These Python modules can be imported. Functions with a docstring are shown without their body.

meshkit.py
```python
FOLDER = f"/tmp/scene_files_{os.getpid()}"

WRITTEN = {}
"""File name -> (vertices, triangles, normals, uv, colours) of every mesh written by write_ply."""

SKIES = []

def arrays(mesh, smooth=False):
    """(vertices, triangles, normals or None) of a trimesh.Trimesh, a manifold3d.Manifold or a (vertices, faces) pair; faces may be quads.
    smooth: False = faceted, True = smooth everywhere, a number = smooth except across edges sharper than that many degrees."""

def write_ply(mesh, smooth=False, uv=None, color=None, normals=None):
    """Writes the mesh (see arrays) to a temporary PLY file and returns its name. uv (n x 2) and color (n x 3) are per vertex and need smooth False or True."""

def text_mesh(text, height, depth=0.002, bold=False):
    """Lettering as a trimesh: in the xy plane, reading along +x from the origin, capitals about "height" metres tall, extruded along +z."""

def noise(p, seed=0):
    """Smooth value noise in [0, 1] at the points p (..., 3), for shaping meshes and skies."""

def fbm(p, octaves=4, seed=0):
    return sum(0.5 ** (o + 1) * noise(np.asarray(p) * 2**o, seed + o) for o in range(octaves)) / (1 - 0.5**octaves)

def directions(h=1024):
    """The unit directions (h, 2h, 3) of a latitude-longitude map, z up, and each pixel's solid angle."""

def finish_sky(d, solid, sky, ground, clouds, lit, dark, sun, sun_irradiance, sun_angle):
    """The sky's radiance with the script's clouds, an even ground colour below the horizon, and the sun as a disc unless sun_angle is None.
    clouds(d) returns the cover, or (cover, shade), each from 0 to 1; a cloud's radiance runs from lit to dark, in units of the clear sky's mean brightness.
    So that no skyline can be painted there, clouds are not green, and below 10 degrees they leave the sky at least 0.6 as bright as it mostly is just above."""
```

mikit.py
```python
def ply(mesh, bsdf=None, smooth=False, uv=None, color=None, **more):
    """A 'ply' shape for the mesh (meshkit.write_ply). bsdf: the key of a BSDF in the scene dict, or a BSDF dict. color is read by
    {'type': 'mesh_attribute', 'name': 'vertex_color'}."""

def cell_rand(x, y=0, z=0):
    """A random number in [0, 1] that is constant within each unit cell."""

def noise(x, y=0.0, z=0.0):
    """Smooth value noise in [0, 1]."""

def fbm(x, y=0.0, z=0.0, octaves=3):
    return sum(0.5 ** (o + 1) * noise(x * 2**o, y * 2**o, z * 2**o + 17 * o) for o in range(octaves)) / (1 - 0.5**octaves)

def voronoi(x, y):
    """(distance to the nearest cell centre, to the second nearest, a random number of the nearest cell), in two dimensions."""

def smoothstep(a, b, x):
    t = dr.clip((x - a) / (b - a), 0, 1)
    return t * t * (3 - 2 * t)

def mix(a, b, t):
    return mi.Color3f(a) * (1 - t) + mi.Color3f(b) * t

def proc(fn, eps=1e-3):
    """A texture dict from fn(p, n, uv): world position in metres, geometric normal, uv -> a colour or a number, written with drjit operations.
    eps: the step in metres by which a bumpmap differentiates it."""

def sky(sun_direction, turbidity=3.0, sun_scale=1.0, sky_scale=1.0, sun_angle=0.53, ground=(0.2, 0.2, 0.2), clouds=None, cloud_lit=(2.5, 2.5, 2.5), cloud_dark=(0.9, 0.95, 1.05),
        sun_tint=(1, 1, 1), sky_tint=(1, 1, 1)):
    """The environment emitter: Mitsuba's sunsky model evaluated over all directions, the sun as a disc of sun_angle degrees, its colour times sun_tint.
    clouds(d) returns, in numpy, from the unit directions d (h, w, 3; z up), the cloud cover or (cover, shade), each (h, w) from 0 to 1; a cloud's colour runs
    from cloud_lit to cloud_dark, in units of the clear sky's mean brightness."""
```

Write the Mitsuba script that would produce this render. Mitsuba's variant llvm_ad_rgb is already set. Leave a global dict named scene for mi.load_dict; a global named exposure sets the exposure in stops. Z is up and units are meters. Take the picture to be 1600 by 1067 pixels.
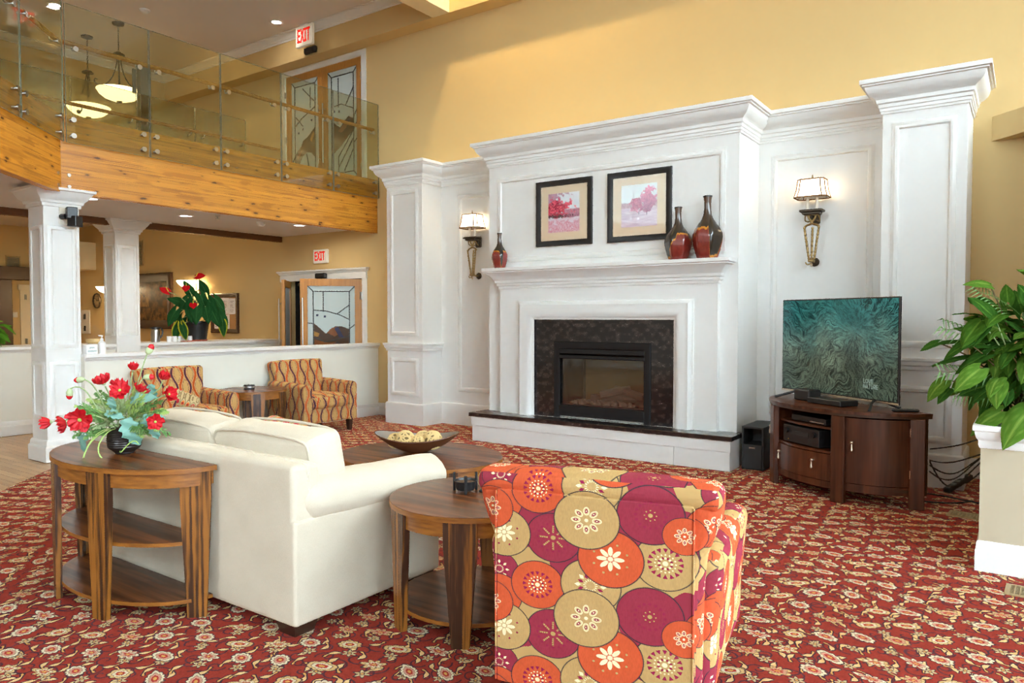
import math, random
import numpy as np
import drjit as dr
import mitsuba as mi
import trimesh
from shapely.geometry import Polygon
import mikit, meshkit
from mikit import proc, noise, fbm, voronoi, cell_rand, smoothstep, mix

T = mi.ScalarTransform4f
scene, labels, place, seen = {}, {}, {}, {}
rng = random.Random(7)
R3 = np.array

# ------------------------------------------------------------------ camera, sky, exposure
YAW, PIT = math.radians(35.19), math.radians(1.88)
cam = R3([0, 0, 1.5])
fwd = R3([-math.sin(YAW) * math.cos(PIT), math.cos(YAW) * math.cos(PIT), -math.sin(PIT)])
scene['camera'] = {'type': 'perspective', 'fov': math.degrees(2 * math.atan(800 / 1145.0)), 'fov_axis': 'x',
                   'near_clip': 0.05, 'far_clip': 200.0,
                   'to_world': T().look_at(origin=cam.tolist(), target=(cam + fwd).tolist(), up=[0, 0, 1])}
scene['sky'] = mikit.sky([0.5, -0.6, 0.7], sun_scale=0.0, clouds=lambda d: np.ones(d.shape[:2]),
                         sky_scale=22.0, cloud_lit=(1.97, 2.42, 2.68), ground=(0.25, 0.25, 0.24))
exposure = 1.27
LAMP = 2.6

# ------------------------------------------------------------------ helpers
def numbered(name):
    k = seen.get(name, 0)
    seen[name] = k + 1
    return name if k == 0 else '%s_%03d' % (name, k)

def tag(key, label=None, cat=None, group=None, kind=None):
    d = labels.setdefault(key, {})
    for n, v in (('label', label), ('category', cat), ('group', group), ('kind', kind)):
        if v: d[n] = v

def thing(name, label, cat, loc=(0, 0, 0), rot=0, group=None, kind=None, scale=None):
    key = numbered(name)
    m = T().translate(list(map(float, loc))).rotate([0, 0, 1], float(rot))
    if scale: m = m.scale(scale)
    place[key] = m
    tag(key, label, cat, group, kind)
    return key

def shape(mesh, mat, smooth=30, uv=None, color=None):
    return mikit.ply(mesh, mat, smooth, uv=uv, color=color)

def part(parent, name, mesh, mat=None, smooth=30, label=None, uv=None, color=None, kind=None, at=None, emit=None):
    """mesh: a mesh, or a finished shape dict that alike pieces share."""
    key = numbered(parent + '__' + name)
    base = place[parent.split('__')[0]]
    d = dict(mesh) if isinstance(mesh, dict) else shape(mesh, mat, smooth, uv, color)
    d['to_world'] = base @ at if at is not None else base
    if emit is not None: d['emitter'] = {'type': 'area', 'radiance': {'type': 'rgb', 'value': list(map(float, emit))}}
    scene[key] = d
    if label or kind: tag(key, label, kind=kind)
    return key

def solo(name, mesh, mat, label, cat, smooth=30, group=None, kind=None, loc=(0, 0, 0), rot=0, uv=None, emit=None):
    key = numbered(name)
    d = shape(mesh, mat, smooth, uv)
    d['to_world'] = T().translate(list(map(float, loc))).rotate([0, 0, 1], float(rot))
    if emit is not None: d['emitter'] = {'type': 'area', 'radiance': {'type': 'rgb', 'value': list(map(float, emit))}}
    place[key] = d['to_world']
    scene[key] = d
    tag(key, label, cat, group, kind)
    return key

def dup(root, label, loc, rot=0, group=None):
    key = thing(root.split('_0')[0], label, labels[root].get('category'), loc, rot, group or labels[root].get('group'))
    inv = place[root].inverse()
    for k in [k for k in scene if k.startswith(root + '__')]:
        scene[key + k[len(root):]] = {**scene[k], 'to_world': place[key] @ inv @ scene[k]['to_world']}
        if k in labels: labels[key + k[len(root):]] = dict(labels[k])
    return key

def cat(*ms):
    return trimesh.util.concatenate([m for m in ms])

def box(x0, x1, y0, y1, z0, z1):
    m = trimesh.creation.box(extents=[x1 - x0, y1 - y0, z1 - z0])
    m.apply_translation([(x0 + x1) / 2, (y0 + y1) / 2, (z0 + z1) / 2])
    return m

def cbox(x0, x1, y0, y1, z0, z1, c=0.004):
    """a box with chamfered edges"""
    lo, hi = R3([x0, y0, z0]), R3([x1, y1, z1])
    c = min(c, (hi - lo).min() * 0.45)
    pts = []
    for i in range(8):
        s = R3([(i >> k) & 1 for k in range(3)])
        p = np.where(s == 1, hi, lo)
        for k in range(3):
            q = p - (2 * s - 1) * c
            q[k] = p[k]
            pts.append(q)
    return trimesh.convex.convex_hull(R3(pts))

def soft(sx, sy, sz, r, bulge=(0, 0, 0), n=12, wob=0, seed=0):
    """an upholstered block: rounded edges, bulging faces"""
    h = R3([sx, sy, sz]) / 2
    t = np.unique(np.concatenate([np.linspace(-1, 1, n + 1)] + [[-1 + e, 1 - e] for e in (0.02, 0.05, 0.09)]))
    a, b = np.meshgrid(t, t, indexing='ij')
    k = len(t)
    vs, fs = [], []
    idx = np.arange(k * k).reshape(k, k)
    q = np.stack([idx[:-1, :-1], idx[1:, :-1], idx[1:, 1:], idx[:-1, 1:]], -1).reshape(-1, 4)
    for ax in range(3):
        for s in (-1, 1):
            p = np.zeros((k * k, 3))
            p[:, ax] = s
            p[:, (ax + 1) % 3] = a.ravel()
            p[:, (ax + 2) % 3] = b.ravel()
            f = q if s > 0 else q[:, ::-1]
            fs.append(f + len(vs) * k * k)
            vs.append(p)
    g = np.vstack(vs)
    f = np.vstack(fs)
    # spread the grid so that the rounding zone has vertices
    p = g * h
    for ax in range(3):
        x = np.abs(g[:, ax])
        e = r / h[ax]
        y = np.where(x > 0.82, (1 - e) + (x - 0.82) / 0.18 * e, x / 0.82 * (1 - e)) if e < 0.95 else x
        p[:, ax] = np.sign(g[:, ax]) * y * h[ax]
    c = np.clip(p, -(h - r), h - r)
    d = p - c
    L = np.linalg.norm(d, axis=1, keepdims=True)
    p = np.where(L > 1e-9, c + r * d / np.maximum(L, 1e-9), p)
    w = [1 - (p[:, i] / h[i]) ** 2 for i in range(3)]
    out = p.copy()
    for i in range(3):
        out[:, i] += bulge[i] * (p[:, i] / h[i]) * np.clip(w[(i + 1) % 3], 0, 1) * np.clip(w[(i + 2) % 3], 0, 1)
    if wob:
        out += wob * (np.stack([meshkit.noise(out * 7 + 10 * i, seed) for i in range(3)], -1) - 0.5)
    m = trimesh.Trimesh(out, np.vstack([f[:, [0, 1, 2]], f[:, [0, 2, 3]]]), process=False)
    m.merge_vertices(digits_vertex=5)
    return m

def moved(m, x=0, y=0, z=0, rz=0, rx=0, ry=0, s=1):
    m = m.copy()
    if s != 1: m.apply_scale(s)
    for ang, ax in ((rx, [1, 0, 0]), (ry, [0, 1, 0]), (rz, [0, 0, 1])):
        if ang: m.apply_transform(trimesh.transformations.rotation_matrix(math.radians(ang), ax))
    m.apply_translation([x, y, z])
    return m

def mapped(m, o, u, v, w):
    p = np.asarray(m.vertices)
    return trimesh.Trimesh(R3(o, float) + p[:, :1] * R3(u, float) + p[:, 1:2] * R3(v, float) + p[:, 2:3] * R3(w, float), m.faces, process=False)

def sweep(path, prof, closed=False):
    """a moulding: prof = [(offset to the right of travel, height)], mitred along a path in the plane"""
    p = R3(path, float)
    n = len(p)
    out = []
    for i in range(n):
        ds = []
        if closed or i > 0: ds.append(p[i] - p[i - 1])
        if closed or i < n - 1: ds.append(p[(i + 1) % n] - p[i])
        ns = [R3([d[1], -d[0]]) / np.linalg.norm(d) for d in ds]
        m = sum(ns) / len(ns)
        m = m / (m @ m) if len(ns) > 1 else m
        out.append([[*(p[i] + m * o), w] for o, w in prof])
    v = R3(out).reshape(-1, 3)
    k = len(prof)
    f = []
    for i in range(n if closed else n - 1):
        a, b = i * k, ((i + 1) % n) * k
        for j in range(k):
            j2 = (j + 1) % k
            f += [[a + j, b + j, b + j2], [a + j, b + j2, a + j2]]
    if not closed:
        poly = Polygon(prof)
        tv, tf = trimesh.creation.triangulate_polygon(poly, engine='earcut')
        near = [int(np.argmin(np.abs(R3(prof) - q).sum(1))) for q in tv]
        for t in tf:
            f.append([near[t[0]], near[t[2]], near[t[1]]])
            f.append([(n - 1) * k + near[x] for x in t])
    return trimesh.Trimesh(v, f, process=False)

def rect_frame(x0, x1, y0, y1, prof):
    return sweep([(x0, y0), (x1, y0), (x1, y1), (x0, y1)], prof, True)

def extrude(pts, h, z=0):
    m = trimesh.creation.extrude_polygon(Polygon(pts), h, engine='earcut')
    m.apply_translation([0, 0, z])
    return m

def lathe(prof, n=32, sx=1, sy=1):
    p = R3(prof, float)
    a = np.arange(n) * 2 * np.pi / n
    v = np.stack([np.outer(p[:, 0], np.cos(a)) * sx, np.outer(p[:, 0], np.sin(a)) * sy, np.repeat(p[:, 1:2], n, 1)], -1).reshape(-1, 3)
    f = []
    for i in range(len(p) - 1):
        for j in range(n):
            j2 = (j + 1) % n
            f += [[i * n + j, i * n + j2, (i + 1) * n + j2], [i * n + j, (i + 1) * n + j2, (i + 1) * n + j]]
    m = trimesh.Trimesh(v, f, process=False)
    m.merge_vertices()
    m.update_faces(m.nondegenerate_faces())
    return m

def tube(pts, r, n=8):
    p = R3(pts, float)
    r = np.broadcast_to(r, (len(p),))
    t = np.gradient(p, axis=0)
    t /= np.linalg.norm(t, axis=1, keepdims=True) + 1e-12
    a = np.cross(t[0], [0, 0, 1.0] if abs(t[0][2]) < 0.9 else [1.0, 0, 0])
    v = []
    ang = np.arange(n) * 2 * np.pi / n
    for i in range(len(p)):
        a = a - t[i] * (a @ t[i])
        a /= np.linalg.norm(a)
        b = np.cross(t[i], a)
        v.append(p[i] + r[i] * (np.cos(ang)[:, None] * a + np.sin(ang)[:, None] * b))
    v = np.vstack(v + [p[:1], p[-1:]])
    f = []
    L = len(p)
    for i in range(L - 1):
        for j in range(n):
            j2 = (j + 1) % n
            f += [[i * n + j, i * n + j2, (i + 1) * n + j2], [i * n + j, (i + 1) * n + j2, (i + 1) * n + j]]
    for j in range(n):
        j2 = (j + 1) % n
        f += [[L * n, j2, j], [L * n + 1, (L - 1) * n + j, (L - 1) * n + j2]]
    return trimesh.Trimesh(v, f, process=False)

def curve(*pts, n=12):
    """a smooth curve through the points"""
    from scipy.interpolate import CubicSpline
    p = R3(pts, float)
    s = np.concatenate([[0], np.cumsum(np.linalg.norm(np.diff(p, axis=0), axis=1))])
    return CubicSpline(s, p)(np.linspace(0, s[-1], n))

def cyl(p0, p1, r, n=16):
    return tube([p0, p1], r, n)

def aim(p, d, up=(0, 0, 1), s=1.0):
    """a transform that puts +y of a piece along d and its +z towards up"""
    y = R3(d, float); y = y / np.linalg.norm(y)
    x = np.cross(y, R3(up, float))
    if np.linalg.norm(x) < 1e-4: x = np.cross(y, [1, 0, 0])
    x /= np.linalg.norm(x)
    z = np.cross(x, y)
    m = np.eye(4)
    m[:3, 0], m[:3, 1], m[:3, 2], m[:3, 3] = x * s, y * s, z * s, p
    return T(m.tolist())

def rgb(*c): return {'type': 'rgb', 'value': list(c) if len(c) > 1 else [c[0]] * 3}
def two(b): return {'type': 'twosided', 'bsdf': b}
def diffuse(name, *c): scene[name] = two({'type': 'diffuse', 'reflectance': rgb(*c)})
def pbr(name, c, rough=0.5, metal=0.0, coat=0.0, spec=0.5, tex=None, sheen=0.0, bump=None, coat_gloss=0.9):
    b = {'type': 'principled', 'base_color': tex if tex is not None else rgb(*c), 'roughness': rough, 'metallic': metal, 'specular': spec}
    if coat: b['clearcoat'] = coat; b['clearcoat_gloss'] = coat_gloss
    if sheen: b['sheen'] = sheen
    if bump: b = {'type': 'bumpmap', 'arbitrary': proc(bump[0]), 'scale': bump[1], 'bsdf': b}
    scene[name] = two(b)

# ------------------------------------------------------------------ materials
diffuse('wall_paint', 0.63, 0.455, 0.215)
diffuse('pale_paint', 0.80, 0.78, 0.72)
diffuse('low_wall_paint', 0.70, 0.68, 0.60)
pbr('white_paint', (0.72, 0.72, 0.70), rough=0.35, spec=0.4)
diffuse('ceiling_paint', 0.70, 0.65, 0.62)
diffuse('cream_paint', 0.74, 0.64, 0.44)
pbr('black_plastic', (0.012, 0.012, 0.013), rough=0.35)
pbr('black_metal', (0.010, 0.010, 0.011), rough=0.45, metal=0.3)
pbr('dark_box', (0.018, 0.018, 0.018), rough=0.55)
pbr('chrome', (0.50, 0.50, 0.50), rough=0.22, metal=1.0)
pbr('steel_grey', (0.13, 0.14, 0.13), rough=0.4, metal=0.5)
pbr('bronze', (0.30, 0.20, 0.08), rough=0.4, metal=0.9)
pbr('dark_bronze', (0.06, 0.045, 0.03), rough=0.4, metal=0.8)
pbr('dark_leg', (0.035, 0.014, 0.008), rough=0.35, coat=0.4)
pbr('white_plastic', (0.75, 0.76, 0.76), rough=0.35)
diffuse('shade_cloth', 0.85, 0.80, 0.70)
diffuse('shade_trim', 0.25, 0.14, 0.06)
diffuse('cream_wall', 0.48, 0.415, 0.30)
pbr('lamp_glass', (0.85, 0.78, 0.62), rough=0.3)
diffuse('mat_board', 0.74, 0.63, 0.48)
diffuse('paper', 0.78, 0.74, 0.72)
diffuse('paper_ink', 0.25, 0.18, 0.17)
diffuse('cork', 0.42, 0.23, 0.10)
diffuse('soil', 0.03, 0.02, 0.012)
diffuse('sign_white', 0.80, 0.76, 0.66)
diffuse('sign_red', 0.75, 0.03, 0.02)
pbr('frosted_glass', (0.42, 0.49, 0.49), rough=0.25)
pbr('lead_line', (0.02, 0.02, 0.02), rough=0.4)
pbr('brown_glass', (0.045, 0.018, 0.006), rough=0.12)
pbr('amber_glass', (0.30, 0.14, 0.015), rough=0.12)
pbr('rust_glass', (0.16, 0.05, 0.012), rough=0.12)
pbr('blue_glass', (0.02, 0.02, 0.06), rough=0.12)
scene['glass'] = {'type': 'thindielectric', 'int_ior': 1.45}
scene['tinted_glass'] = {'type': 'thindielectric', 'int_ior': 1.5, 'specular_transmittance': rgb(0.82, 0.84, 0.74)}
pbr('glass_edge', (0.16, 0.17, 0.13), rough=0.15)
pbr('poppy_red', (0.52, 0.008, 0.016), rough=0.55, sheen=0.3)
pbr('poppy_centre', (0.35, 0.45, 0.08), rough=0.6)
pbr('bud_green', (0.42, 0.50, 0.28), rough=0.6)
pbr('stem_green', (0.30, 0.40, 0.18), rough=0.6)
pbr('sage_leaf', (0.15, 0.31, 0.25), rough=0.6)
pbr('fern_green', (0.10, 0.22, 0.05), rough=0.6)
pbr('lime_green', (0.33, 0.46, 0.12), rough=0.6)
pbr('brown_stem', (0.12, 0.09, 0.03), rough=0.6)
pbr('wicker', (0.62, 0.45, 0.20), rough=0.7)
pbr('brass_vent', (0.35, 0.25, 0.12), rough=0.45, metal=0.3)
pbr('anthurium_red', (0.55, 0.01, 0.02), rough=0.2, coat=0.5)
pbr('yellow_spike', (0.65, 0.50, 0.05), rough=0.5)
pbr('gold_knob', (0.72, 0.62, 0.50), rough=0.25, metal=1.0)
pbr('terracotta', (0.40, 0.10, 0.05), rough=0.6)

LEAF = {'type': 'mesh_attribute', 'name': 'vertex_color'}
scene['leaf'] = {'type': 'principledthin', 'base_color': LEAF, 'roughness': 0.35, 'diff_trans': 0.5, 'spec_trans': 0.0, 'eta': 1.4}

def streaks(a, b, c):                      # grain along c
    return fbm(a * 26, b * 26, c * 1.3, 3), noise(a * 170, b * 170, c * 5)

def wood_fn(p, n, uv, dark=(0.050, 0.014, 0.004), lite=(0.150, 0.042, 0.008), lo=0.30, hi=0.75):
    flat = dr.abs(n.z) > 0.7
    g1, f1 = streaks(p.y, p.z, p.x)
    g2, f2 = streaks(p.x, p.y, p.z)
    g, f = dr.select(flat, g1, g2), dr.select(flat, f1, f2)
    return mix(dark, lite, smoothstep(lo, hi, g * 0.85 + 0.15 * f))

pbr('table_wood', None, rough=0.33, coat=0.45, coat_gloss=0.96, tex=proc(wood_fn))
pbr('cabinet_wood', None, rough=0.28, coat=0.8, coat_gloss=0.93, tex=proc(lambda p, n, uv: wood_fn(p, n, uv, (0.036, 0.009, 0.003), (0.105, 0.025, 0.006), 0.2, 0.9)))
pbr('edge_wood', None, rough=0.3, coat=0.8, tex=proc(lambda p, n, uv: mix((0.13, 0.040, 0.006), (0.33, 0.12, 0.016), fbm(p.x * 12 + p.y * 12, p.z * 90, 0, 3))))
pbr('oak_wood', None, rough=0.35, coat=0.3, tex=proc(lambda p, n, uv: mix((0.29, 0.115, 0.018), (0.47, 0.21, 0.04), fbm(p.x * 60, p.y * 60, p.z * 3, 3))))
pbr('dark_wood', (0.045, 0.018, 0.008), rough=0.4, coat=0.3)

def leg_fn(p, n, uv):                      # tapered legs: wide dark and golden stripes
    s = fbm(p.x * 55 + 3, p.y * 55, p.z * 0.9, 2)
    k = noise(p.x * 160, p.y * 160, p.z * 14)
    return mix((0.036, 0.012, 0.004), (0.25, 0.092, 0.014), smoothstep(0.42, 0.66, s * 0.9 + k * 0.12))
pbr('leg_wood', None, rough=0.32, coat=0.6, tex=proc(leg_fn))

def beam_fn(p, n, uv):                     # laminated fir: uv in metres, u along the beam
    u, v = uv.x, uv.y
    lam = dr.floor(v / 0.048)
    tone = cell_rand(lam, dr.floor(u / 1.9 + lam * 0.37))
    g = fbm(u * 2.0 + lam * 7, v * 75, lam, 3)
    w = fbm(u * 3, v * 14 + lam * 3, 1, 3)
    c = mix((0.42, 0.150, 0.016), (0.70, 0.315, 0.036), 0.55 * g + 0.45 * tone)
    c = mix(c, mi.Color3f(0.36, 0.115, 0.014), smoothstep(0.56, 0.72, w) * 0.6)
    d1, d2, r = voronoi(u * 3.1, v * 9)
    size = 0.02 + 0.085 * cell_rand(r * 997, 3)
    knot = step(size, dr.sqrt(d1 * d1 * (0.6 + 0.8 * noise(u * 40, v * 90))), 0.03) * dr.select(r > 0.55, 1.0, 0.0)
    halo = step(size * 2.2, d1, 0.1) * dr.select(r > 0.55, 0.45, 0.0)
    c = over(c, (0.34, 0.10, 0.012), halo)
    c = over(c, (0.30, 0.10, 0.015), smoothstep(0.68, 0.8, noise(u * 1.6, v * 120 + lam * 9)) * 0.6)
    return over(c, (0.06, 0.02, 0.006), knot * 0.9)
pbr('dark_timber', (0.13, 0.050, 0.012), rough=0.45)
pbr('timber', None, rough=0.35, coat=0.35, tex=proc(beam_fn))

def planks_fn(p, n, uv):
    row = dr.floor(p.y / 0.085)
    t = cell_rand(row, dr.floor(p.x / 0.9 + row * 0.31))
    g = fbm(p.x * 3 + row, p.y * 70, row, 3)
    f = p.y / 0.085 - row
    j = dr.select((f < 0.03) | (f > 0.97), 0.6, 1.0)
    return mix((0.30, 0.17, 0.075), (0.48, 0.30, 0.15), 0.5 * t + 0.5 * g) * j
pbr('plank_floor', None, rough=0.35, coat=0.3, tex=proc(planks_fn))

# --- carpet: a woven field of medallions, small blossoms and golden curls on brick red
def rot2(x, y, a):
    c, s = dr.cos(a), dr.sin(a)
    return c * x + s * y, c * y - s * x

def cell_layer(px, py, size, shift, seed):
    x, y = px / size + shift, py / size + shift * 0.61
    row = dr.floor(y)
    x = x + 0.5 * (row - 2 * dr.floor(row / 2))
    cx = dr.floor(x)
    r1, r2, r3 = cell_rand(cx, row, seed), cell_rand(cx, row, seed + 1), cell_rand(cx, row, seed + 2)
    return (x - cx - 0.5) * size, (y - row - 0.5) * size, r1, r2, r3

def over(c, col, m):
    return mix(c, mi.Color3f(col), dr.clip(m, 0, 1))

def step(a, x, w=0.04):                    # 1 below a
    return 1 - smoothstep(a - w, a + w, x)

def carpet_fn(p, n, uv):
    px, py = rot2(1.1 * p.x + 0.10 * (noise(p.x * 2.3, p.y * 2.3) - 0.5), 1.1 * p.y + 0.10 * (noise(p.x * 2.3, p.y * 2.3, 7) - 0.5), mi.Float(0.5))
    c = mi.Color3f(0.225, 0.029, 0.020) * (0.86 + 0.28 * noise(px * 160, py * 160))
    dark, cream, gold, pink, red = (0.045, 0.022, 0.03), (0.55, 0.455, 0.31), (0.50, 0.25, 0.075), (0.46, 0.22, 0.15), (0.28, 0.024, 0.022)
    # thin dark vines
    for size, shift, seed in ((0.17, 0.31, 31), (0.14, 0.77, 41)):
        x, y, r1, r2, r3 = cell_layer(px, py, size, shift, seed)
        x, y = rot2(x, y, r1 * 6.28)
        rho = dr.sqrt(x * x + y * y)
        th = dr.atan2(y, x)
        spiral = dr.abs(rho - size * (0.20 + 0.055 * th))
        c = over(c, dark, step(0.0045, spiral, 0.0018) * dr.select(rho < size * 0.42, 0.85, 0.0))
    # golden curls with a dark outline
    for size, shift, seed in ((0.135, 0.5, 51), (0.155, 0.12, 61)):
        x, y, r1, r2, r3 = cell_layer(px, py, size, shift, seed)
        x, y = rot2(x + (r2 - 0.5) * 0.02, y, 0.5 + r1 * 1.6 + dr.select(r3 > 0.5, 3.14, 0.0))
        R = 0.045 + 0.02 * r2
        rho = dr.sqrt(x * x + (y + R) * (y + R))
        th = dr.atan2(x, y + R) * R                 # arc length from the middle
        half = 0.011 * dr.sqrt(dr.maximum(1 - dr.square(th / 0.047), 0)) * (0.75 + 0.5 * dr.sin(th * 90))
        d = dr.abs(rho - R) - half
        inside = dr.select(dr.abs(th) < 0.05, 1.0, 0.0)
        c = over(c, dark, step(0.0065, d, 0.0012) * inside)
        c = over(c, mix(gold, (0.58, 0.40, 0.20), dr.clip(th * 14 + 0.5, 0, 1)), step(0.0, d, 0.0012) * inside)
    # small blossoms
    x, y, r1, r2, r3 = cell_layer(px, py, 0.19, 0.85, 71)
    rho = dr.sqrt(x * x + y * y) / 0.036
    th = dr.atan2(y, x)
    q = rho / (0.72 + 0.28 * dr.cos(th * 6 + r1 * 6))
    c = over(c, dark, step(1.18, q, 0.08))
    c = over(c, (0.42, 0.31, 0.17), step(0.95, q, 0.08))
    c = over(c, dark, step(0.33, rho, 0.06))
    c = over(c, gold, step(0.2, rho, 0.05))
    # medallions: round, leaf-shaped and palmette
    x, y, r1, r2, r3 = cell_layer(px, py, 0.20, 0.0, 81)
    x, y = rot2(x + (r2 - 0.5) * 0.06, y + (r3 - 0.5) * 0.06, -0.5 + (r1 - 0.5) * 1.2)
    th = dr.atan2(y, x)
    leafy = r3 > 0.55
    ex = dr.select(leafy, 0.082, 0.062)
    ey = dr.select(leafy, 0.040 * (1 - 0.55 * dr.square(x / 0.082)) + 0.004, 0.047)
    rho = dr.sqrt(dr.square(x / ex) + dr.square(y / ey))
    lobes = dr.abs(dr.sin(th * dr.select(r2 > 0.5, 5.5, 4.0)))
    q = rho / (0.80 + 0.20 * lobes)
    fan = (r2 < 0.30)
    q = dr.select(fan, rho / (0.42 + 0.58 * dr.abs(dr.sin(th * 3.5))), q)
    a = mix(cream, (0.50, 0.32, 0.14), dr.select(r1 > 0.55, 1.0, 0.0))
    b = mix(pink, cream, dr.select(r1 > 0.7, 1.0, 0.0))
    c = over(c, dark, step(1.10, q, 0.05))
    c = over(c, a, step(0.97, q, 0.05))
    c = over(c, dark, step(0.70, q, 0.03) * 0.75)
    c = over(c, b, step(0.63, q, 0.04))
    c = over(c, red, step(0.40, q, 0.04))
    c = over(c, gold, step(0.20, q, 0.04))
    return c
pbr('carpet', None, rough=0.95, spec=0.1, tex=proc(carpet_fn))

# --- armchair fabric: ogee stripes. Chairs face +x, so stripes run up the faces that look along x
def stripe_fn(p, n, uv, arms):
    ax, ay, az = dr.abs(n.x), dr.abs(n.y), dr.abs(n.z)
    top = (az > ax) & (az > ay)
    u = dr.select(top, p.x if arms else p.y, dr.select(ax > ay, p.y, p.x))
    v = dr.select(top, p.y if arms else p.x, p.z)
    s = u / 0.082
    w = 0.31 * dr.sin(v / 0.31 * 6.2832)
    k = dr.floor(s)
    par = k - 2 * dr.floor(k / 2)
    lo = k + w * (1 - 2 * par)                 # wavy border of this column; neighbours mirror each other
    hi = k + 1 - w * (1 - 2 * par)
    under = s < lo
    above = s > hi
    k2 = dr.select(under, k - 1, dr.select(above, k + 1, k))
    par2 = k2 - 2 * dr.floor(k2 / 2)
    lo2 = k2 + w * (1 - 2 * par2)
    hi2 = k2 + 1 - w * (1 - 2 * par2)
    d = dr.minimum(s - lo2, hi2 - s)
    right = (hi2 - s) < (s - lo2)
    kb = dr.select(right, k2 + 1, k2)
    m4 = kb - 2 * dr.floor(kb / 2)
    gold, tan = (0.48, 0.29, 0.105), (0.55, 0.38, 0.17)
    plum, rust = (0.075, 0.022, 0.035), (0.40, 0.065, 0.012)
    c = mi.Color3f(*gold) * (0.9 + 0.2 * noise(u * 400, v * 400))
    c = over(c, plum, step(0.40, d, 0.012) - step(0.355, d, 0.012))
    c = over(c, tan, step(0.32, d, 0.015))
    c = over(c, rust, step(0.265, d, 0.012) - step(0.205, d, 0.012))
    c = over(c, mix(plum, rust, dr.select(m4 > 0.5, 1.0, 0.0)), step(0.155, d, 0.02))
    return c
pbr('stripe_fabric', None, rough=0.85, sheen=0.2, spec=0.2, tex=proc(lambda p, n, uv: stripe_fn(p, n, uv, False)))
pbr('stripe_fabric_arm', None, rough=0.85, sheen=0.2, spec=0.2, tex=proc(lambda p, n, uv: stripe_fn(p, n, uv, True)))

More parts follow.
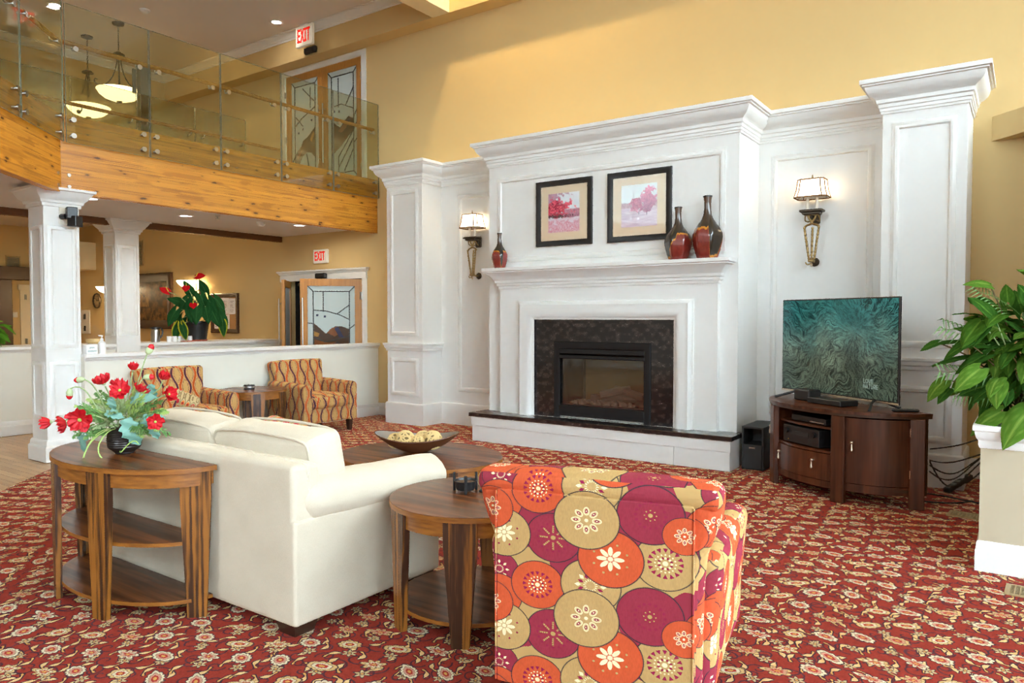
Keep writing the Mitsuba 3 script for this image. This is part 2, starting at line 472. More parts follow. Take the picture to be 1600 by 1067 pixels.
# --- cushion fabric: rows of rings
def ring_fn(p, n, uv):
    u, v = uv.x / 0.055, uv.y / 0.055
    row = dr.floor(v)
    u = u + 0.5 * (row - 2 * dr.floor(row / 2))
    cu = dr.floor(u)
    r = dr.sqrt(dr.square(u - cu - 0.5) + dr.square(v - row - 0.5))
    k = cell_rand(cu, row, 5)
    c = mi.Color3f(0.50, 0.38, 0.20)
    c = over(c, (0.20, 0.13, 0.05), step(0.50, r, 0.03) - step(0.43, r, 0.03))
    c = over(c, mix((0.40, 0.02, 0.03), (0.60, 0.17, 0.03), dr.select(k > 0.5, 1.0, 0.0)), step(0.33, r, 0.03))
    c = over(c, mix((0.55, 0.35, 0.14), (0.28, 0.01, 0.02), dr.select(k > 0.5, 1.0, 0.0)), step(0.17, r, 0.03) * dr.select(k > 0.25, 1.0, 0.0))
    return c
pbr('ring_fabric', None, rough=0.85, tex=proc(ring_fn))

# --- the front chair's fabric: overlapping discs with blossoms, in the chair's own axes
CHAIR, CHAIR_A = (-1.262, 2.275), math.radians(13.2)
GOLD, ORANGE, CRIMSON, CREAM, PLUM = (0.40, 0.25, 0.095), (0.47, 0.072, 0.024), (0.235, 0.022, 0.040), (0.72, 0.60, 0.36), (0.22, 0.008, 0.045)
DISCS = [(240, 570, 95, CRIMSON, 'diamond'), (240, 690, 112, ORANGE, 'petal'), (505, 395, 128, CRIMSON, 'dots'), (1010, 450, 135, GOLD, 'tri'),
         (945, 690, 145, CRIMSON, 'faint'), (430, 620, 126, ORANGE, 'tri'), (680, 590, 136, GOLD, 'diamond'), (770, 460, 146, ORANGE, 'daisy'),
         (660, 300, 148, GOLD, 'petal'), (265, 395, 128, GOLD, 'daisy'), (195, 285, 112, ORANGE, 'petal'), (1090, 325, 92, ORANGE, 'petal')]
TW, TH = 1010 * 0.0008, 440 * 0.0008

def discs_fn(p, n, uv):
    ca, sa = math.cos(CHAIR_A), math.sin(CHAIR_A)
    x, y = p.x - CHAIR[0], p.y - CHAIR[1]
    x, y = ca * x + sa * y, ca * y - sa * x
    nx, ny, nz = dr.abs(ca * n.x + sa * n.y), dr.abs(ca * n.y - sa * n.x), dr.abs(n.z)
    side = (nx > ny) & (nx > nz)
    u = dr.select(side, y * 1.0 + 0.36, x) + 0.376
    v = dr.select((nz > nx) & (nz > ny), 0.86 - y * 0.8, p.z)
    v = 0.86 - v + 0.16
    c = mix(GOLD, CRIMSON, dr.select(noise(u * 7, v * 7) > 0.5, 1.0, 0.0))
    for px, py, r, col, kind in DISCS:
        dx = u - (px - 205) * 0.0008
        dy = v - py * 0.0008
        dx = dx - TW * dr.floor(dx / TW + 0.5)
        dy = dy - TH * dr.floor(dy / TH + 0.5)
        R = r * 0.0008
        dy = dy / 0.85
        rho = dr.sqrt(dx * dx + dy * dy) / R
        th = dr.atan2(dy, dx)
        inn = step(1.0, rho, 0.02)
        c = over(c, (0.02, 0.017, 0.025), step(1.035, rho, 0.02))
        d = mi.Color3f(*col) * (0.93 + 0.14 * noise(u * 350, v * 120))
        s8 = th * 4 / math.pi
        f8 = dr.abs(s8 - dr.floor(s8 + 0.5))                     # 0 on a petal's axis, 0.5 between petals
        s16 = th * 8 / math.pi
        f16 = dr.abs(s16 - dr.floor(s16 + 0.5))
        w8 = f8 * rho * 0.785                                    # distance from the petal's axis
        w16 = f16 * rho * 0.393
        def blob(r0, a, b, w):
            return step(1.0, dr.sqrt(dr.square((rho - r0) / a) + dr.square(w / b)), 0.12)
        if kind == 'daisy':
            d = over(d, CREAM, blob(0.27, 0.16, 0.075, w8))
            d = over(d, CREAM, step(0.085, rho, 0.02))
            d = over(d, PLUM if col == GOLD else GOLD, blob(0.55, 0.04, 0.04, dr.abs(0.5 - f8) * rho * 0.785))
        elif kind == 'petal':
            d = over(d, CREAM, blob(0.33, 0.15, 0.10, w8))
            d = over(d, col, blob(0.33, 0.12, 0.075, w8) * 0.6)
            d = over(d, PLUM, blob(0.33, 0.075, 0.045, w8))
            d = over(d, CREAM, step(0.06, rho, 0.02) + blob(0.33, 0.03, 0.02, w8))
        elif kind == 'tri':
            d = over(d, PLUM, dr.select((rho > 0.42) & (rho < 0.57), 1.0, 0.0) * step((rho - 0.40) * 0.45, w16, 0.008))
            d = over(d, CREAM, blob(0.20, 0.045, 0.04, w8) + blob(0.33, 0.03, 0.03, w16) + step(0.09, rho, 0.02))
            d = over(d, PLUM, blob(0.21, 0.05, 0.035, dr.abs(0.5 - f8) * rho * 0.785))
        elif kind == 'dots':
            k = rho * 13
            d = over(d, GOLD, step(0.034, w8, 0.01) * dr.select((rho > 0.18) & (rho < 0.52), 1.0, 0.0) * step(0.36, dr.abs(k - dr.floor(k + 0.5)), 0.05))
            d = over(d, GOLD, step(0.09, rho, 0.02))
            d = over(d, PLUM, blob(0.58, 0.045, 0.045, w16) * 0.7)
        elif kind == 'diamond':
            d = over(d, CREAM, step(1.0, dr.abs(rho - 0.43) / 0.12 + w8 / 0.075, 0.1))
            d = over(d, PLUM, step(1.0, dr.abs(rho - 0.36) / 0.11 + dr.abs(0.5 - f8) * rho * 0.785 / 0.065, 0.1))
            d = over(d, CREAM, blob(0.20, 0.05, 0.018, w16))
        else:
            d = over(d, PLUM, blob(0.45, 0.05, 0.05, w16) * 0.6)
            d = over(d, GOLD, step(0.07, rho, 0.02) + blob(0.18, 0.025, 0.025, w8))
        c = mix(c, d, inn)
    return c
pbr('disc_fabric', None, rough=0.75, sheen=0.15, spec=0.25, tex=proc(discs_fn))

pbr('sofa_fabric', None, rough=0.9, sheen=0.35, spec=0.15, tex=proc(lambda p, n, uv: mix((0.50, 0.435, 0.335), (0.60, 0.535, 0.43), fbm(p.x * 8, p.y * 8, p.z * 8, 3) * 0.6 + 0.4 * noise(p.x * 300, p.y * 300, p.z * 300))))

def granite_fn(p, n, uv):
    a = fbm(p.x * 22, p.y * 22, p.z * 22, 4)
    b = noise(p.x * 90, p.y * 90, p.z * 90)
    c = mix((0.006, 0.005, 0.006), (0.034, 0.023, 0.020), smoothstep(0.42, 0.75, a))
    return over(c, (0.20, 0.18, 0.17), smoothstep(0.80, 0.93, b) * smoothstep(0.5, 0.65, a))
pbr('granite', None, rough=0.08, spec=0.6, coat=0.5, tex=proc(granite_fn))

def glaze_fn(p, n, uv):                    # uv: (angle in sixths, height 0..1)
    a = fbm(uv.x * 2.3, uv.x * 0.7, 3, 2)
    edge = 0.46 - 0.44 * smoothstep(0.35, 0.75, noise(uv.x * 2.0, 4.0)) + 0.04 * noise(uv.x * 9, uv.y * 5)
    d = uv.y - edge
    c = mix((0.13, 0.012, 0.009), (0.20, 0.022, 0.014), fbm(uv.x * 8, uv.y * 20, 0, 2))
    c = over(c, (0.42, 0.16, 0.015), step(0.022, dr.abs(d), 0.008))
    c = over(c, mix((0.014, 0.010, 0.006), (0.075, 0.040, 0.024), smoothstep(0.5, 1.0, uv.y) + 0.3 * (a - 0.5)), smoothstep(0.0, 0.012, d - 0.01))
    return c
pbr('glaze', None, rough=0.07, spec=0.7, coat=0.6, tex=proc(glaze_fn))

def art_fn(kind):
    def fn(p, n, uv):
        u, v = uv.x, uv.y
        a, b = fbm(u * 14, v * 14, 3, 3), noise(u * 44, v * 44, 1)
        if kind == 0:                      # a red thicket by the water
            c = mix((0.62, 0.68, 0.78), (0.80, 0.82, 0.86), v + 0.3 * (a - 0.5))
            c = over(c, mix((0.45, 0.22, 0.32), (0.60, 0.40, 0.50), a), smoothstep(0.35, 0.6, a + 0.45 - 0.9 * u - 0.4 * (1 - v)) * smoothstep(0.5, 0.62, v))
            r = dr.sqrt(dr.square((u - 0.22) / 0.46) + dr.square((v - 0.60) / 0.23))
            c = over(c, mix((0.42, 0.15, 0.25), (0.66, 0.35, 0.45), b), step(0.46 + 0.1 * (a - 0.5), dr.abs(v - 0.46) * 4 + dr.select(u < 0.5, 0.3, 0.0), 0.1))
            c = over(c, mix((0.30, 0.01, 0.05), (0.88, 0.14, 0.24), smoothstep(0.2, 0.8, b * 0.6 + a * 0.4)), step(1.0 + 1.6 * (a - 0.5) + 0.5 * (b - 0.5), r, 0.10))
            c = over(c, (0.10, 0.05, 0.07), step(0.30, dr.abs(v - 0.41) * 6 + dr.abs(u - 0.3) * 0.4 + (0.6 - b) * 0.8, 0.2))
            c = over(c, mix((0.70, 0.60, 0.70), (0.84, 0.84, 0.90), a), step(0.36, v + 0.08 * (a - 0.5), 0.03))
            c = over(c, mix((0.62, 0.22, 0.32), (0.74, 0.58, 0.66), b), smoothstep(0.42, 0.6, a + 0.5 * (0.2 - v) + 0.15) * step(0.32, v, 0.05))
        else:                              # two pink trees in a pale field
            c = mix((0.66, 0.75, 0.82), (0.78, 0.84, 0.87), v)
            c = over(c, mix((0.45, 0.30, 0.38), (0.62, 0.45, 0.52), b), step(0.07 + 0.06 * (a - 0.5), dr.abs(v - 0.50), 0.03))
            c = over(c, mix((0.56, 0.44, 0.56), (0.76, 0.68, 0.76), fbm(u * 5, v * 30, 2, 3)), step(0.45, v + 0.03 * (a - 0.5), 0.02))
            c = over(c, (0.30, 0.22, 0.32), step(0.012, dr.abs(u - 0.72), 0.006) * step(0.09, dr.abs(v - 0.35), 0.01) + step(0.010, dr.abs(u - 0.50), 0.006) * step(0.06, dr.abs(v - 0.35), 0.01))
            r1 = dr.sqrt(dr.square((u - 0.46) / 0.22) + dr.square((v - 0.53) / 0.15))
            r2 = dr.sqrt(dr.square((u - 0.74) / 0.22) + dr.square((v - 0.62) / 0.25))
            c = over(c, mix((0.36, 0.12, 0.22), (0.74, 0.28, 0.42), b * 0.5 + a * 0.5), step(1.0 + 1.5 * (a - 0.5) + 0.4 * (b - 0.5), r1, 0.1))
            c = over(c, mix((0.30, 0.12, 0.24), (0.74, 0.30, 0.46), b * 0.4 + dr.clip(v * 1.4 - 0.45, 0, 1)), step(1.0 + 1.5 * (a - 0.5) + 0.4 * (b - 0.5), r2, 0.1))
        return c
    return fn
scene['art_thicket'] = two({'type': 'diffuse', 'reflectance': proc(art_fn(0))})
scene['art_trees'] = two({'type': 'diffuse', 'reflectance': proc(art_fn(1))})

def old_art_fn(p, n, uv):
    u, v = uv.x, uv.y
    a, b = fbm(u * 9, v * 7, 3, 4), noise(u * 30, v * 16, 1)
    c = mix((0.030, 0.013, 0.004), (0.17, 0.070, 0.014), smoothstep(0.35, 0.75, a))
    tower = dr.select((dr.abs(u - 0.34) < 0.13) & (v > 0.36) & (v < 0.60 + 0.04 * dr.floor(b * 3)), 1.0, 0.0)
    c = over(c, mix((0.10, 0.045, 0.008), (0.40, 0.20, 0.035), b), tower * 0.8)
    return over(c, (0.25, 0.11, 0.02), smoothstep(0.55, 0.8, b) * step(0.33, v, 0.04) * 0.5)
pbr('art_old', None, rough=0.35, tex=proc(old_art_fn))

def screen_fn(p, n, uv):                   # an aerial view of feathery ridges, teal to grey green
    u, v = uv.x * 1.78, uv.y
    wx, wy = fbm(u * 2.6, v * 2.6, 1, 3) - 0.5, fbm(u * 2.6, v * 2.6, 9, 3) - 0.5
    x, y = u - 1.05 + wx * 0.55, v - 0.72 + wy * 0.45
    ang, rr = dr.atan2(x, -y), dr.sqrt(x * x + y * y)
    def plume(k, seed):
        s_ = ang * k + wx * 3 + seed
        f_ = s_ - dr.floor(s_)
        t_ = rr * 34 + dr.abs(f_ - 0.5) * (5 + 6 * rr) + 9 * cell_rand(dr.floor(s_), seed) + wy * 8
        return noise(t_ * 1.5, dr.floor(s_) * 5 + f_ * 3, seed), dr.abs(f_ - 0.5) * 2
    a, ea = plume(6.5, 3.0)
    b, eb = plume(15.0, 8.0)
    fine = noise(u * 120 + wx * 50, v * 120 + wy * 50, 4)
    f = 0.48 * a + 0.30 * b + 0.22 * fine
    f = f - 0.10 * smoothstep(0.75, 1.0, ea)
    big = fbm(u * 2.6 + wx, v * 2.6, 5, 3)
    hi = mix((0.155, 0.235, 0.185), (0.055, 0.31, 0.32), smoothstep(0.35, 0.9, v + 0.5 * (big - 0.5)))
    lo = mix((0.010, 0.022, 0.020), (0.004, 0.034, 0.042), smoothstep(0.35, 0.9, v))
    c = mix(lo, hi, smoothstep(0.28, 0.72, f))
    pale = step(0.26, dr.abs(v - 0.50) + dr.abs(u - 0.95) * 0.25 + (big - 0.5) * 0.7, 0.12)
    dark = step(0.20, dr.sqrt(dr.square(u - 1.15) + dr.square(v - 0.36)) + (big - 0.5) * 0.3, 0.1)
    c = mix(c, c * 1.75 + 0.01, pale)
    return mix(c, c * 0.45, dark)
pbr('tv_picture', None, rough=0.12, spec=0.35, tex=proc(screen_fn))

def bowl_fn(p, n, uv):
    d1, d2, r = voronoi(uv.x * 60, uv.y * 22)
    return mix((0.22, 0.11, 0.06), (0.16, 0.07, 0.035), d1)
pbr('bowl_brown', (0.10, 0.035, 0.014), rough=0.25, coat=0.6)
pbr('bowl_silver', (0.45, 0.46, 0.48), rough=0.28, metal=0.8, bump=(lambda p, n, uv: voronoi(p.x * 55, p.y * 55)[0], 0.006))

# ------------------------------------------------------------------ the room
YW = 8.05                                   # the long wall with the fireplace
def struct(name, mesh, mat, label, category='structure', smooth=30, uv=None):
    key = numbered(name)
    scene[key] = shape(mesh, mat, smooth, uv)
    place[key] = T()
    tag(key, label, category, kind='structure')
    return key

def uvbox(x0, x1, y0, y1, z0, z1):
    """a faceted box whose uv runs in metres, u along its longer horizontal side"""
    m = box(x0, x1, y0, y1, z0, z1)
    m.unmerge_vertices()
    v = R3(m.vertices)
    return m, np.stack([v[:, 0] + v[:, 1], v[:, 2] + 0.3 * (v[:, 0] - v[:, 1])], 1)

# floors
struct('floor', extrude([(-7.0, 2.36), (-8.28, 3.64), (-8.28, 8.05), (5.1, 8.05), (5.1, -5.2), (-7.0, -5.2)], 0.05, -0.05), 'carpet', 'red patterned carpet of the lounge floor', 'floor')
struct('floor_hallway', extrude([(-18.7, 8.05), (-8.28, 8.05), (-8.28, 3.64), (-7.0, 2.36), (-7.0, -5.2), (-18.7, -5.2)], 0.05, -0.056), 'plank_floor', 'brown plank floor beyond the white column', 'floor')

# the long wall with its two door openings
def wall_holes(x0, x1, z0, z1, holes):
    P = Polygon([(x0, z0), (x1, z0), (x1, z1), (x0, z1)], [[(a, c), (b, c), (b, d), (a, d)] for a, b, c, d in holes])
    return trimesh.creation.extrude_polygon(P, 0.15, engine='earcut')
holes = [(-10.36, -8.53, 0.001, 2.12), (-10.36, -8.52, 3.601, 5.56)]
wb = struct('wall_back', mapped(wall_holes(-18.7, 5.1, 0, 7.3, holes), (0, YW, 0), (1, 0, 0), (0, 0, 1), (0, 1, 0)), 'wall_paint', 'tan painted long wall behind the fireplace and doors', 'wall')
struct('wall_left', box(-18.75, -18.6, -5.2, 8.05, 0, 3.65), 'wall_paint', 'far golden wall of the dining area', 'wall')
struct('wall_left_upper', box(-13.9, -13.7, -5.2, 8.05, 3.55, 6.25), 'wall_paint', 'tan wall above the dining area seen through the glass', 'wall')
# the sides that close the room behind and beside the camera, with tall windows
def win_wall(name, a, b, z1, wins, label):
    a, b = R3(a, float), R3(b, float)
    L = np.linalg.norm(b - a)
    u = (b - a) / L
    P = Polygon([(0, 0), (L, 0), (L, z1), (0, z1)], [[(x0, c), (x1, c), (x1, d), (x0, d)] for x0, x1, c, d in wins])
    m = trimesh.creation.extrude_polygon(P, 0.15, engine='earcut')
    o = (a[0], a[1], 0)
    key = struct(name, mapped(m, o, (u[0], u[1], 0), (0, 0, 1), (u[1], -u[0], 0)), 'pale_paint', label, 'wall')
    for x0, x1, c, d in wins:
        w = numbered('window_1' if 'window_1' not in seen else 'window_%d' % (1 + sum(k.startswith('window_') for k in seen)))
        place[w] = T()
        tag(w, 'white framed window in the %s' % label, 'window', kind='structure')
        bars = [rect_frame(x0, x1, c, d, [(-0.05, 0), (-0.05, 0.08), (0.03, 0.08), (0.03, 0)])]
        n = max(1, int(round((x1 - x0) / 1.3)))
        bars += [box(x0 + (x1 - x0) * i / n - 0.025, x0 + (x1 - x0) * i / n + 0.025, c, d, 0.0, 0.06) for i in range(1, n)]
        part(w, 'frame', mapped(cat(*bars), o, (u[0], u[1], 0), (0, 0, 1), (u[1], -u[0], 0)), 'white_paint')
    return key
D45 = math.sqrt(0.5)
struct('wall_bay', mapped(trimesh.creation.extrude_polygon(Polygon([(0, 0.1), (5.8, 0.1), (5.8, 4.1), (0, 4.1)], [[(0.3, 0.35), (5.6, 0.35), (5.6, 3.85), (0.3, 3.85)]]), 0.15, engine='earcut'),
       (0.90, 8.05, 3.2), (D45, -D45, 0), (0, 0, 1), (D45, D45, 0)), 'wall_paint', 'angled tan wall of the bay above the soffit', 'wall')
win_wall('wall_right', (5.0, 3.95), (5.0, -5.1), 7.3, [(0.4, 4.2, 0.5, 3.0), (4.5, 8.4, 0.5, 3.0), (0.25, 4.1, 3.4, 6.8), (4.4, 8.4, 3.4, 6.8)], 'right wall of the lounge')
win_wall('wall_front', (5.0, -5.1), (-18.7, -5.1), 7.3, [(6.5, 9.5, 3.6, 6.4)], 'wall behind the camera')
struct('wall_alcove', box(3.0, 3.15, 5.1, 8.05, 0, 3.12), 'wall_paint', 'side wall of the alcove beside the lounge', 'wall')
struct('ceiling', box(-6.85, 5.2, -5.2, 8.2, 7.2, 7.3), 'pale_paint', 'high cream ceiling of the lounge', 'ceiling')
struct('ceiling_upper', box(-13.9, -6.85, -5.2, 8.2, 6.12, 6.25), 'ceiling_paint', 'grey ceiling above the balcony walkway', 'ceiling')
struct('ceiling_dining', box(-18.7, -13.7, -5.2, 8.05, 3.55, 3.65), 'ceiling_paint', 'low ceiling at the far end of the dining area', 'ceiling')
slab = [(-8.3, 8.05), (-8.3, 3.6), (-5.6, 0.9), (-7.3, -0.8), (-10.5, 2.4), (-10.5, 8.05)]
struct('ceiling_walkway', extrude(slab, 0.7, 2.88), 'ceiling_paint', 'grey underside of the balcony walkway', 'ceiling')
struct('ceiling_alcove', extrude([(-0.30, 8.05), (3.79, 3.96), (5.0, 3.96), (5.0, 8.05)], 0.18, 3.12), 'ceiling_paint', 'low ceiling of the alcove behind the planter', 'ceiling')
struct('wall_planter', box(0.80, 3.0, 5.12, 5.74, 0, 3.12), 'wall_paint', 'wall at the right end of the planter, carrying the soffit', 'wall')
# bulkheads and beams
struct('trim_1', box(-13.7, 0.0, 7.80, 8.05, 5.66, 6.12), 'wall_paint', 'tan bulkhead along the top of the long wall', 'beam')
struct('trim_2', box(-6.85, -6.55, -2.0, 7.80, 5.66, 7.2), 'cream_paint', 'cream header beam above the balcony edge', 'beam')
CROWN = [(0, 0), (0.012, 0), (0.014, 0.02), (0.03, 0.03), (0.045, 0.06), (0.075, 0.085), (0.085, 0.10), (0.10, 0.105), (0.10, 0.12), (0, 0.12)]
def lift(prof, z, s=1.0): return [(o * s, z + w * s) for o, w in prof]
struct('trim_3', sweep([(-13.7, 2.0), (-13.7, 7.80), (-6.86, 7.80)], lift(CROWN, 6.0)), 'white_paint', 'cream crown moulding under the upper ceiling', 'trim')
struct('trim_4', mapped(box(0, 5.8, 0, 0.22, 0, 0.12), (-0.31, 8.05, 3.11), (D45, -D45, 0), (0, 0, 1), (D45, D45, 0)), 'wall_paint', 'tan angled soffit beam right of the tall pilaster', 'beam')
# baseboards
BASE = [(0, 0), (0.028, 0), (0.028, 0.12), (0.016, 0.135), (0.016, 0.17), (0.008, 0.185), (0, 0.185)]
struct('baseboard_left', sweep([(-8.2, 3.75), (-8.2, 8.05), (-7.5, 8.05)], BASE), 'white_paint', 'white baseboard along the low wall and corner', 'baseboard')
struct('baseboard_right', sweep([(-0.45, 8.05), (3.0, 8.05)], BASE), 'white_paint', 'white baseboard in the alcove behind the cables', 'baseboard')

# low walls
CAP = [(0, 0), (0.012, 0.0), (0.02, 0.02), (0.035, 0.035), (0.045, 0.04), (0.045, 0.075), (0, 0.075)]
def low_wall(x0, x1, y0, y1, ztop, label, front_only=False):
    t = thing('low_wall', label, 'wall', kind='structure')
    part(t, 'body', box(x0, x1, y0, y1, 0, ztop - 0.03), 'low_wall_paint')
    part(t, 'cap', cat(sweep([(x1, y0), (x1, y1)], lift(CAP, ztop - 0.075)), box(x0 - 0.03, x1, y0, y1, ztop - 0.035, ztop)), 'white_paint')
    return t
low_wall(-8.34, -8.2, 3.74, 8.045, 1.108, 'cream half wall with white cap behind the striped armchairs')
t = low_wall(-11.25, -10.55, 2.2, 8.045, 1.125, 'farther half wall with white counter cap behind the second column')
part(t, 'baseboard', sweep([(-10.55, 2.2), (-10.55, 8.04)], BASE), 'white_paint')

# columns with panelled faces
PANEL = [(-0.022, 0), (-0.022, 0.010), (-0.010, 0.014), (0.006, 0.012), (0.016, 0.005), (0.022, 0.004), (0.022, 0)]
CAPITAL = [(0, 0), (0.012, 0.0), (0.014, 0.025), (0.026, 0.03), (0.03, 0.05), (0.055, 0.075), (0.07, 0.10), (0.085, 0.125), (0.10, 0.13), (0.10, 0.15), (0, 0.15)]
COLBASE = [(0, 0), (0.035, 0), (0.035, 0.15), (0.02, 0.17), (0.02, 0.20), (0.008, 0.225), (0, 0.225)]
def column(cx, cy, w, top, panels, label):
    t = thing('column', label, 'column', (cx, cy, 0))
    h = w / 2
    sq = [(-h, -h), (h, -h), (h, h), (-h, h)]
    part(t, 'shaft', cbox(-h, h, -h, h, 0, top - 0.02), 'white_paint')
    part(t, 'capital', sweep(sq, lift(CAPITAL, top - 0.19, 1.25), True), 'white_paint')
    part(t, 'base', sweep(sq, COLBASE, True), 'white_paint')
    for o, u, n in (((0, -h), (1, 0, 0), (0, -1, 0)), ((h, 0), (0, 1, 0), (1, 0, 0)), ((0, h), (-1, 0, 0), (0, 1, 0)), ((-h, 0), (0, -1, 0), (-1, 0, 0))):
        for z0, z1 in panels:
            part(t, 'panel', mapped(rect_frame(-h + 0.055, h - 0.055, z0, z1, PANEL), (o[0], o[1], 0), u, (0, 0, 1), n), 'white_paint')
    return t
column(-8.455, 3.575, 0.35, 2.84, [(0.46, 1.02), (1.20, 2.43)], 'white panelled column under the balcony corner carrying small black speakers')
column(-10.67, 5.395, 0.34, 2.88, [(1.26, 2.50)], 'white panelled column standing on the farther half wall')

# balcony: timber fascia boards
def timber(name, o, L, u, n, z0, z1, th, label):
    m, uv = uvbox(0, L, 0, th, z0, z1)
    key = numbered(name)
    v = R3(m.vertices)
    uv = np.stack([v[:, 0], v[:, 2] + 0.7 * v[:, 1]], 1)
    mm = mapped(m, o, u, n, (0, 0, 1))
    scene[key] = shape(mm, 'timber', False, uv)
    place[key] = T()
    tag(key, label, 'beam')
    return key
tb = timber('timber_beam', (-8.3, 8.045, 0), 4.50, (0, -1, 0), (1, 0, 0), 2.795, 3.6, 0.1, 'long golden timber beam along the balcony edge, running to the fireplace wall')
ta = timber('timber_beam', (-8.2, 3.545, 0), 3.6, (D45, -D45, 0), (-D45, -D45, 0), 2.795, 3.6, 0.1, 'golden timber beam angling off to the left above the white column')
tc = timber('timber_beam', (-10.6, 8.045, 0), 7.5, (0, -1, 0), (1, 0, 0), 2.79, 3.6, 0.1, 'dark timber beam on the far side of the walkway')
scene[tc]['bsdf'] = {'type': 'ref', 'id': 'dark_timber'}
for k, (o, u, n) in ((tb, ((-8.2, 3.62), (0, 1), (1, 0))), (ta, ((-8.2 + 0.05, 3.545 - 0.05), (D45, -D45), (D45, D45)))):
    for z in (2.86, 2.98):
        part(k, 'bolt', cyl((o[0], o[1], z), (o[0] + n[0] * 0.012, o[1] + n[1] * 0.012, z), 0.018, 16), 'chrome')

def railing(o, u, n, panels, label, ends, z0=3.31, z1=4.73, rail=4.35, side=1, standoffs=True):
    """glass panels held by discs on the fascia, with a wooden handrail"""
    t = thing('glass_railing', label, 'railing')
    o, u, n = R3([*o, 0], float), R3([*u, 0], float), R3([*n, 0], float)
    d = o + n * 0.045
    for a, b in panels:
        part(t, 'glass_panel', mapped(box(a + 0.008, b - 0.008, z0, z1, -0.006, 0.006), d, u, (0, 0, 1), n), 'tinted_glass', False)
        e = 0.0065
        part(t, 'glass_edge', mapped(cat(box(a + 0.006, a + 0.009, z0, z1, -e, e), box(b - 0.009, b - 0.006, z0, z1, -e, e), box(a + 0.006, b - 0.006, z1 - 0.002, z1 + 0.001, -e, e), box(a + 0.006, b - 0.006, z0 - 0.001, z0 + 0.002, -e, e)), d, u, (0, 0, 1), n), 'glass_edge')
        if standoffs:
            for x in (a + 0.075, b - 0.075):
                for z in (3.385, 3.55):
                    p = o + u * x + R3([0, 0, z])
                    part(t, 'standoff', cat(cyl(p - n * 0.0, p + n * 0.068, 0.014, 12), cyl(p + n * 0.052, p + n * 0.068, 0.027, 20)), 'chrome')
        for x in (a + 0.11, b - 0.11):
            p = o + u * x
            q = p + n * 0.052 + R3([0, 0, rail - 0.065])
            part(t, 'bracket', cat(cyl(q - n * 0.07, q + n * 0.012, 0.009, 10), cyl(q - n * 0.0, q + n * 0.012, 0.027, 20), tube(curve(q - n * 0.07, q - n * 0.085 + R3([0, 0, 0.025]), q - n * 0.075 + R3([0, 0, 0.055]), n=6), 0.008, 8)), 'chrome')
    a, b = ends
    p = o - n * 0.02 + R3([0, 0, rail])
    part(t, 'handrail', tube([p + u * a, p + u * (a + 0.01), p + u * (b - 0.01), p + u * b], 0.024, 16), 'oak_wood')
    return t
railing((-8.2, 3.575), (0, 1), (1, 0), [(i * 0.892, (i + 1) * 0.892) for i in range(5)], 'clear glass railing with wooden handrail on the balcony edge', (0.0, 4.42))
railing((-8.2 + 0.0, 3.545), (D45, -D45), (D45, D45), [(0.03 + i * 0.9, 0.03 + (i + 1) * 0.9) for i in range(4)], 'glass railing on the angled balcony edge at upper left', (-0.02, 3.6))
railing((-10.52, 2.0), (0, 1), (-1, 0), [(i * 0.9, (i + 1) * 0.9) for i in range(6)], 'farther glass railing across the walkway, behind the first one', (0.0, 6.0), standoffs=False)
solo('steel_post', cat(cbox(-10.66, -10.56, 5.655, 5.815, 3.6, 5.16), cbox(-10.69, -10.66, 5.60, 5.655, 4.75, 5.1)), 'steel_grey', 'grey steel post standing behind the balcony glass', 'post')

# ------------------------------------------------------------------ fireplace wall: pilasters, panelling, fireplace
BIGCROWN = [(0, 0), (0.012, 0), (0.014, 0.02), (0.022, 0.024), (0.022, 0.05), (0.030, 0.056), (0.030, 0.085), (0.045, 0.095), (0.048, 0.125), (0.060, 0.14),
            (0.085, 0.155), (0.110, 0.18), (0.125, 0.21), (0.132, 0.235), (0.15, 0.24), (0.15, 0.252), (0.17, 0.257), (0.17, 0.295), (0, 0.295)]
RAIL = [(0, 0), (0.012, 0), (0.016, 0.03), (0.03, 0.045), (0.034, 0.075), (0.045, 0.085), (0.045, 0.108), (0, 0.108)]
PLINTH = [(0, 0), (0.022, 0), (0.022, 0.285), (0.012, 0.30), (0, 0.30)]
PBIG = [(-0.03, 0), (-0.03, 0.006), (-0.018, 0.016), (0.002, 0.018), (0.016, 0.010), (0.03, 0.008), (0.03, 0)]
def pilaster(x0, x1, yf, yb, rails, panels, label):
    t = thing('pilaster', label, 'pilaster')
    part(t, 'shaft', cbox(x0, x1, yf, yb, 0, 3.6), 'white_paint')
    path = [(x0, yb), (x0, yf), (x1, yf), (x1, yb)]
    part(t, 'crown', cat(sweep(path, [(o * -1, w) for o, w in lift(BIGCROWN, 3.335)]) if False else sweep(path[::-1], [(-o, w) for o, w in lift(BIGCROWN, 3.335)]), box(x0, x1, yf, yb, 3.6, 3.63)), 'white_paint')
    for z in rails:
        part(t, 'chair_rail', sweep(path[::-1], [(-o, w) for o, w in lift(RAIL, z)]), 'white_paint')
    part(t, 'plinth', sweep(path[::-1], [(-o, w) for o, w in PLINTH]), 'white_paint')
    for a, b, z0, z1 in panels:
        part(t, 'panel', mapped(rect_frame(x0 + a, x1 - b, z0, z1, PBIG), (0, yf, 0), (1, 0, 0), (0, 0, 1), (0, -1, 0)), 'white_paint')
pilaster(-7.49, -6.815, 7.53, 8.05, [1.03], [(0.10, 0.10, 1.27, 3.245), (0.10, 0.10, 0.43, 0.905)], 'tall white pilaster left of the fireplace, beside the lower doorway')
pilaster(-1.12, -0.455, 7.42, 8.05, [1.03], [(0.11, 0.11, 1.26, 3.215), (0.11, 0.11, 0.42, 0.86)], 'tall white pilaster right of the television')
YN = 7.93
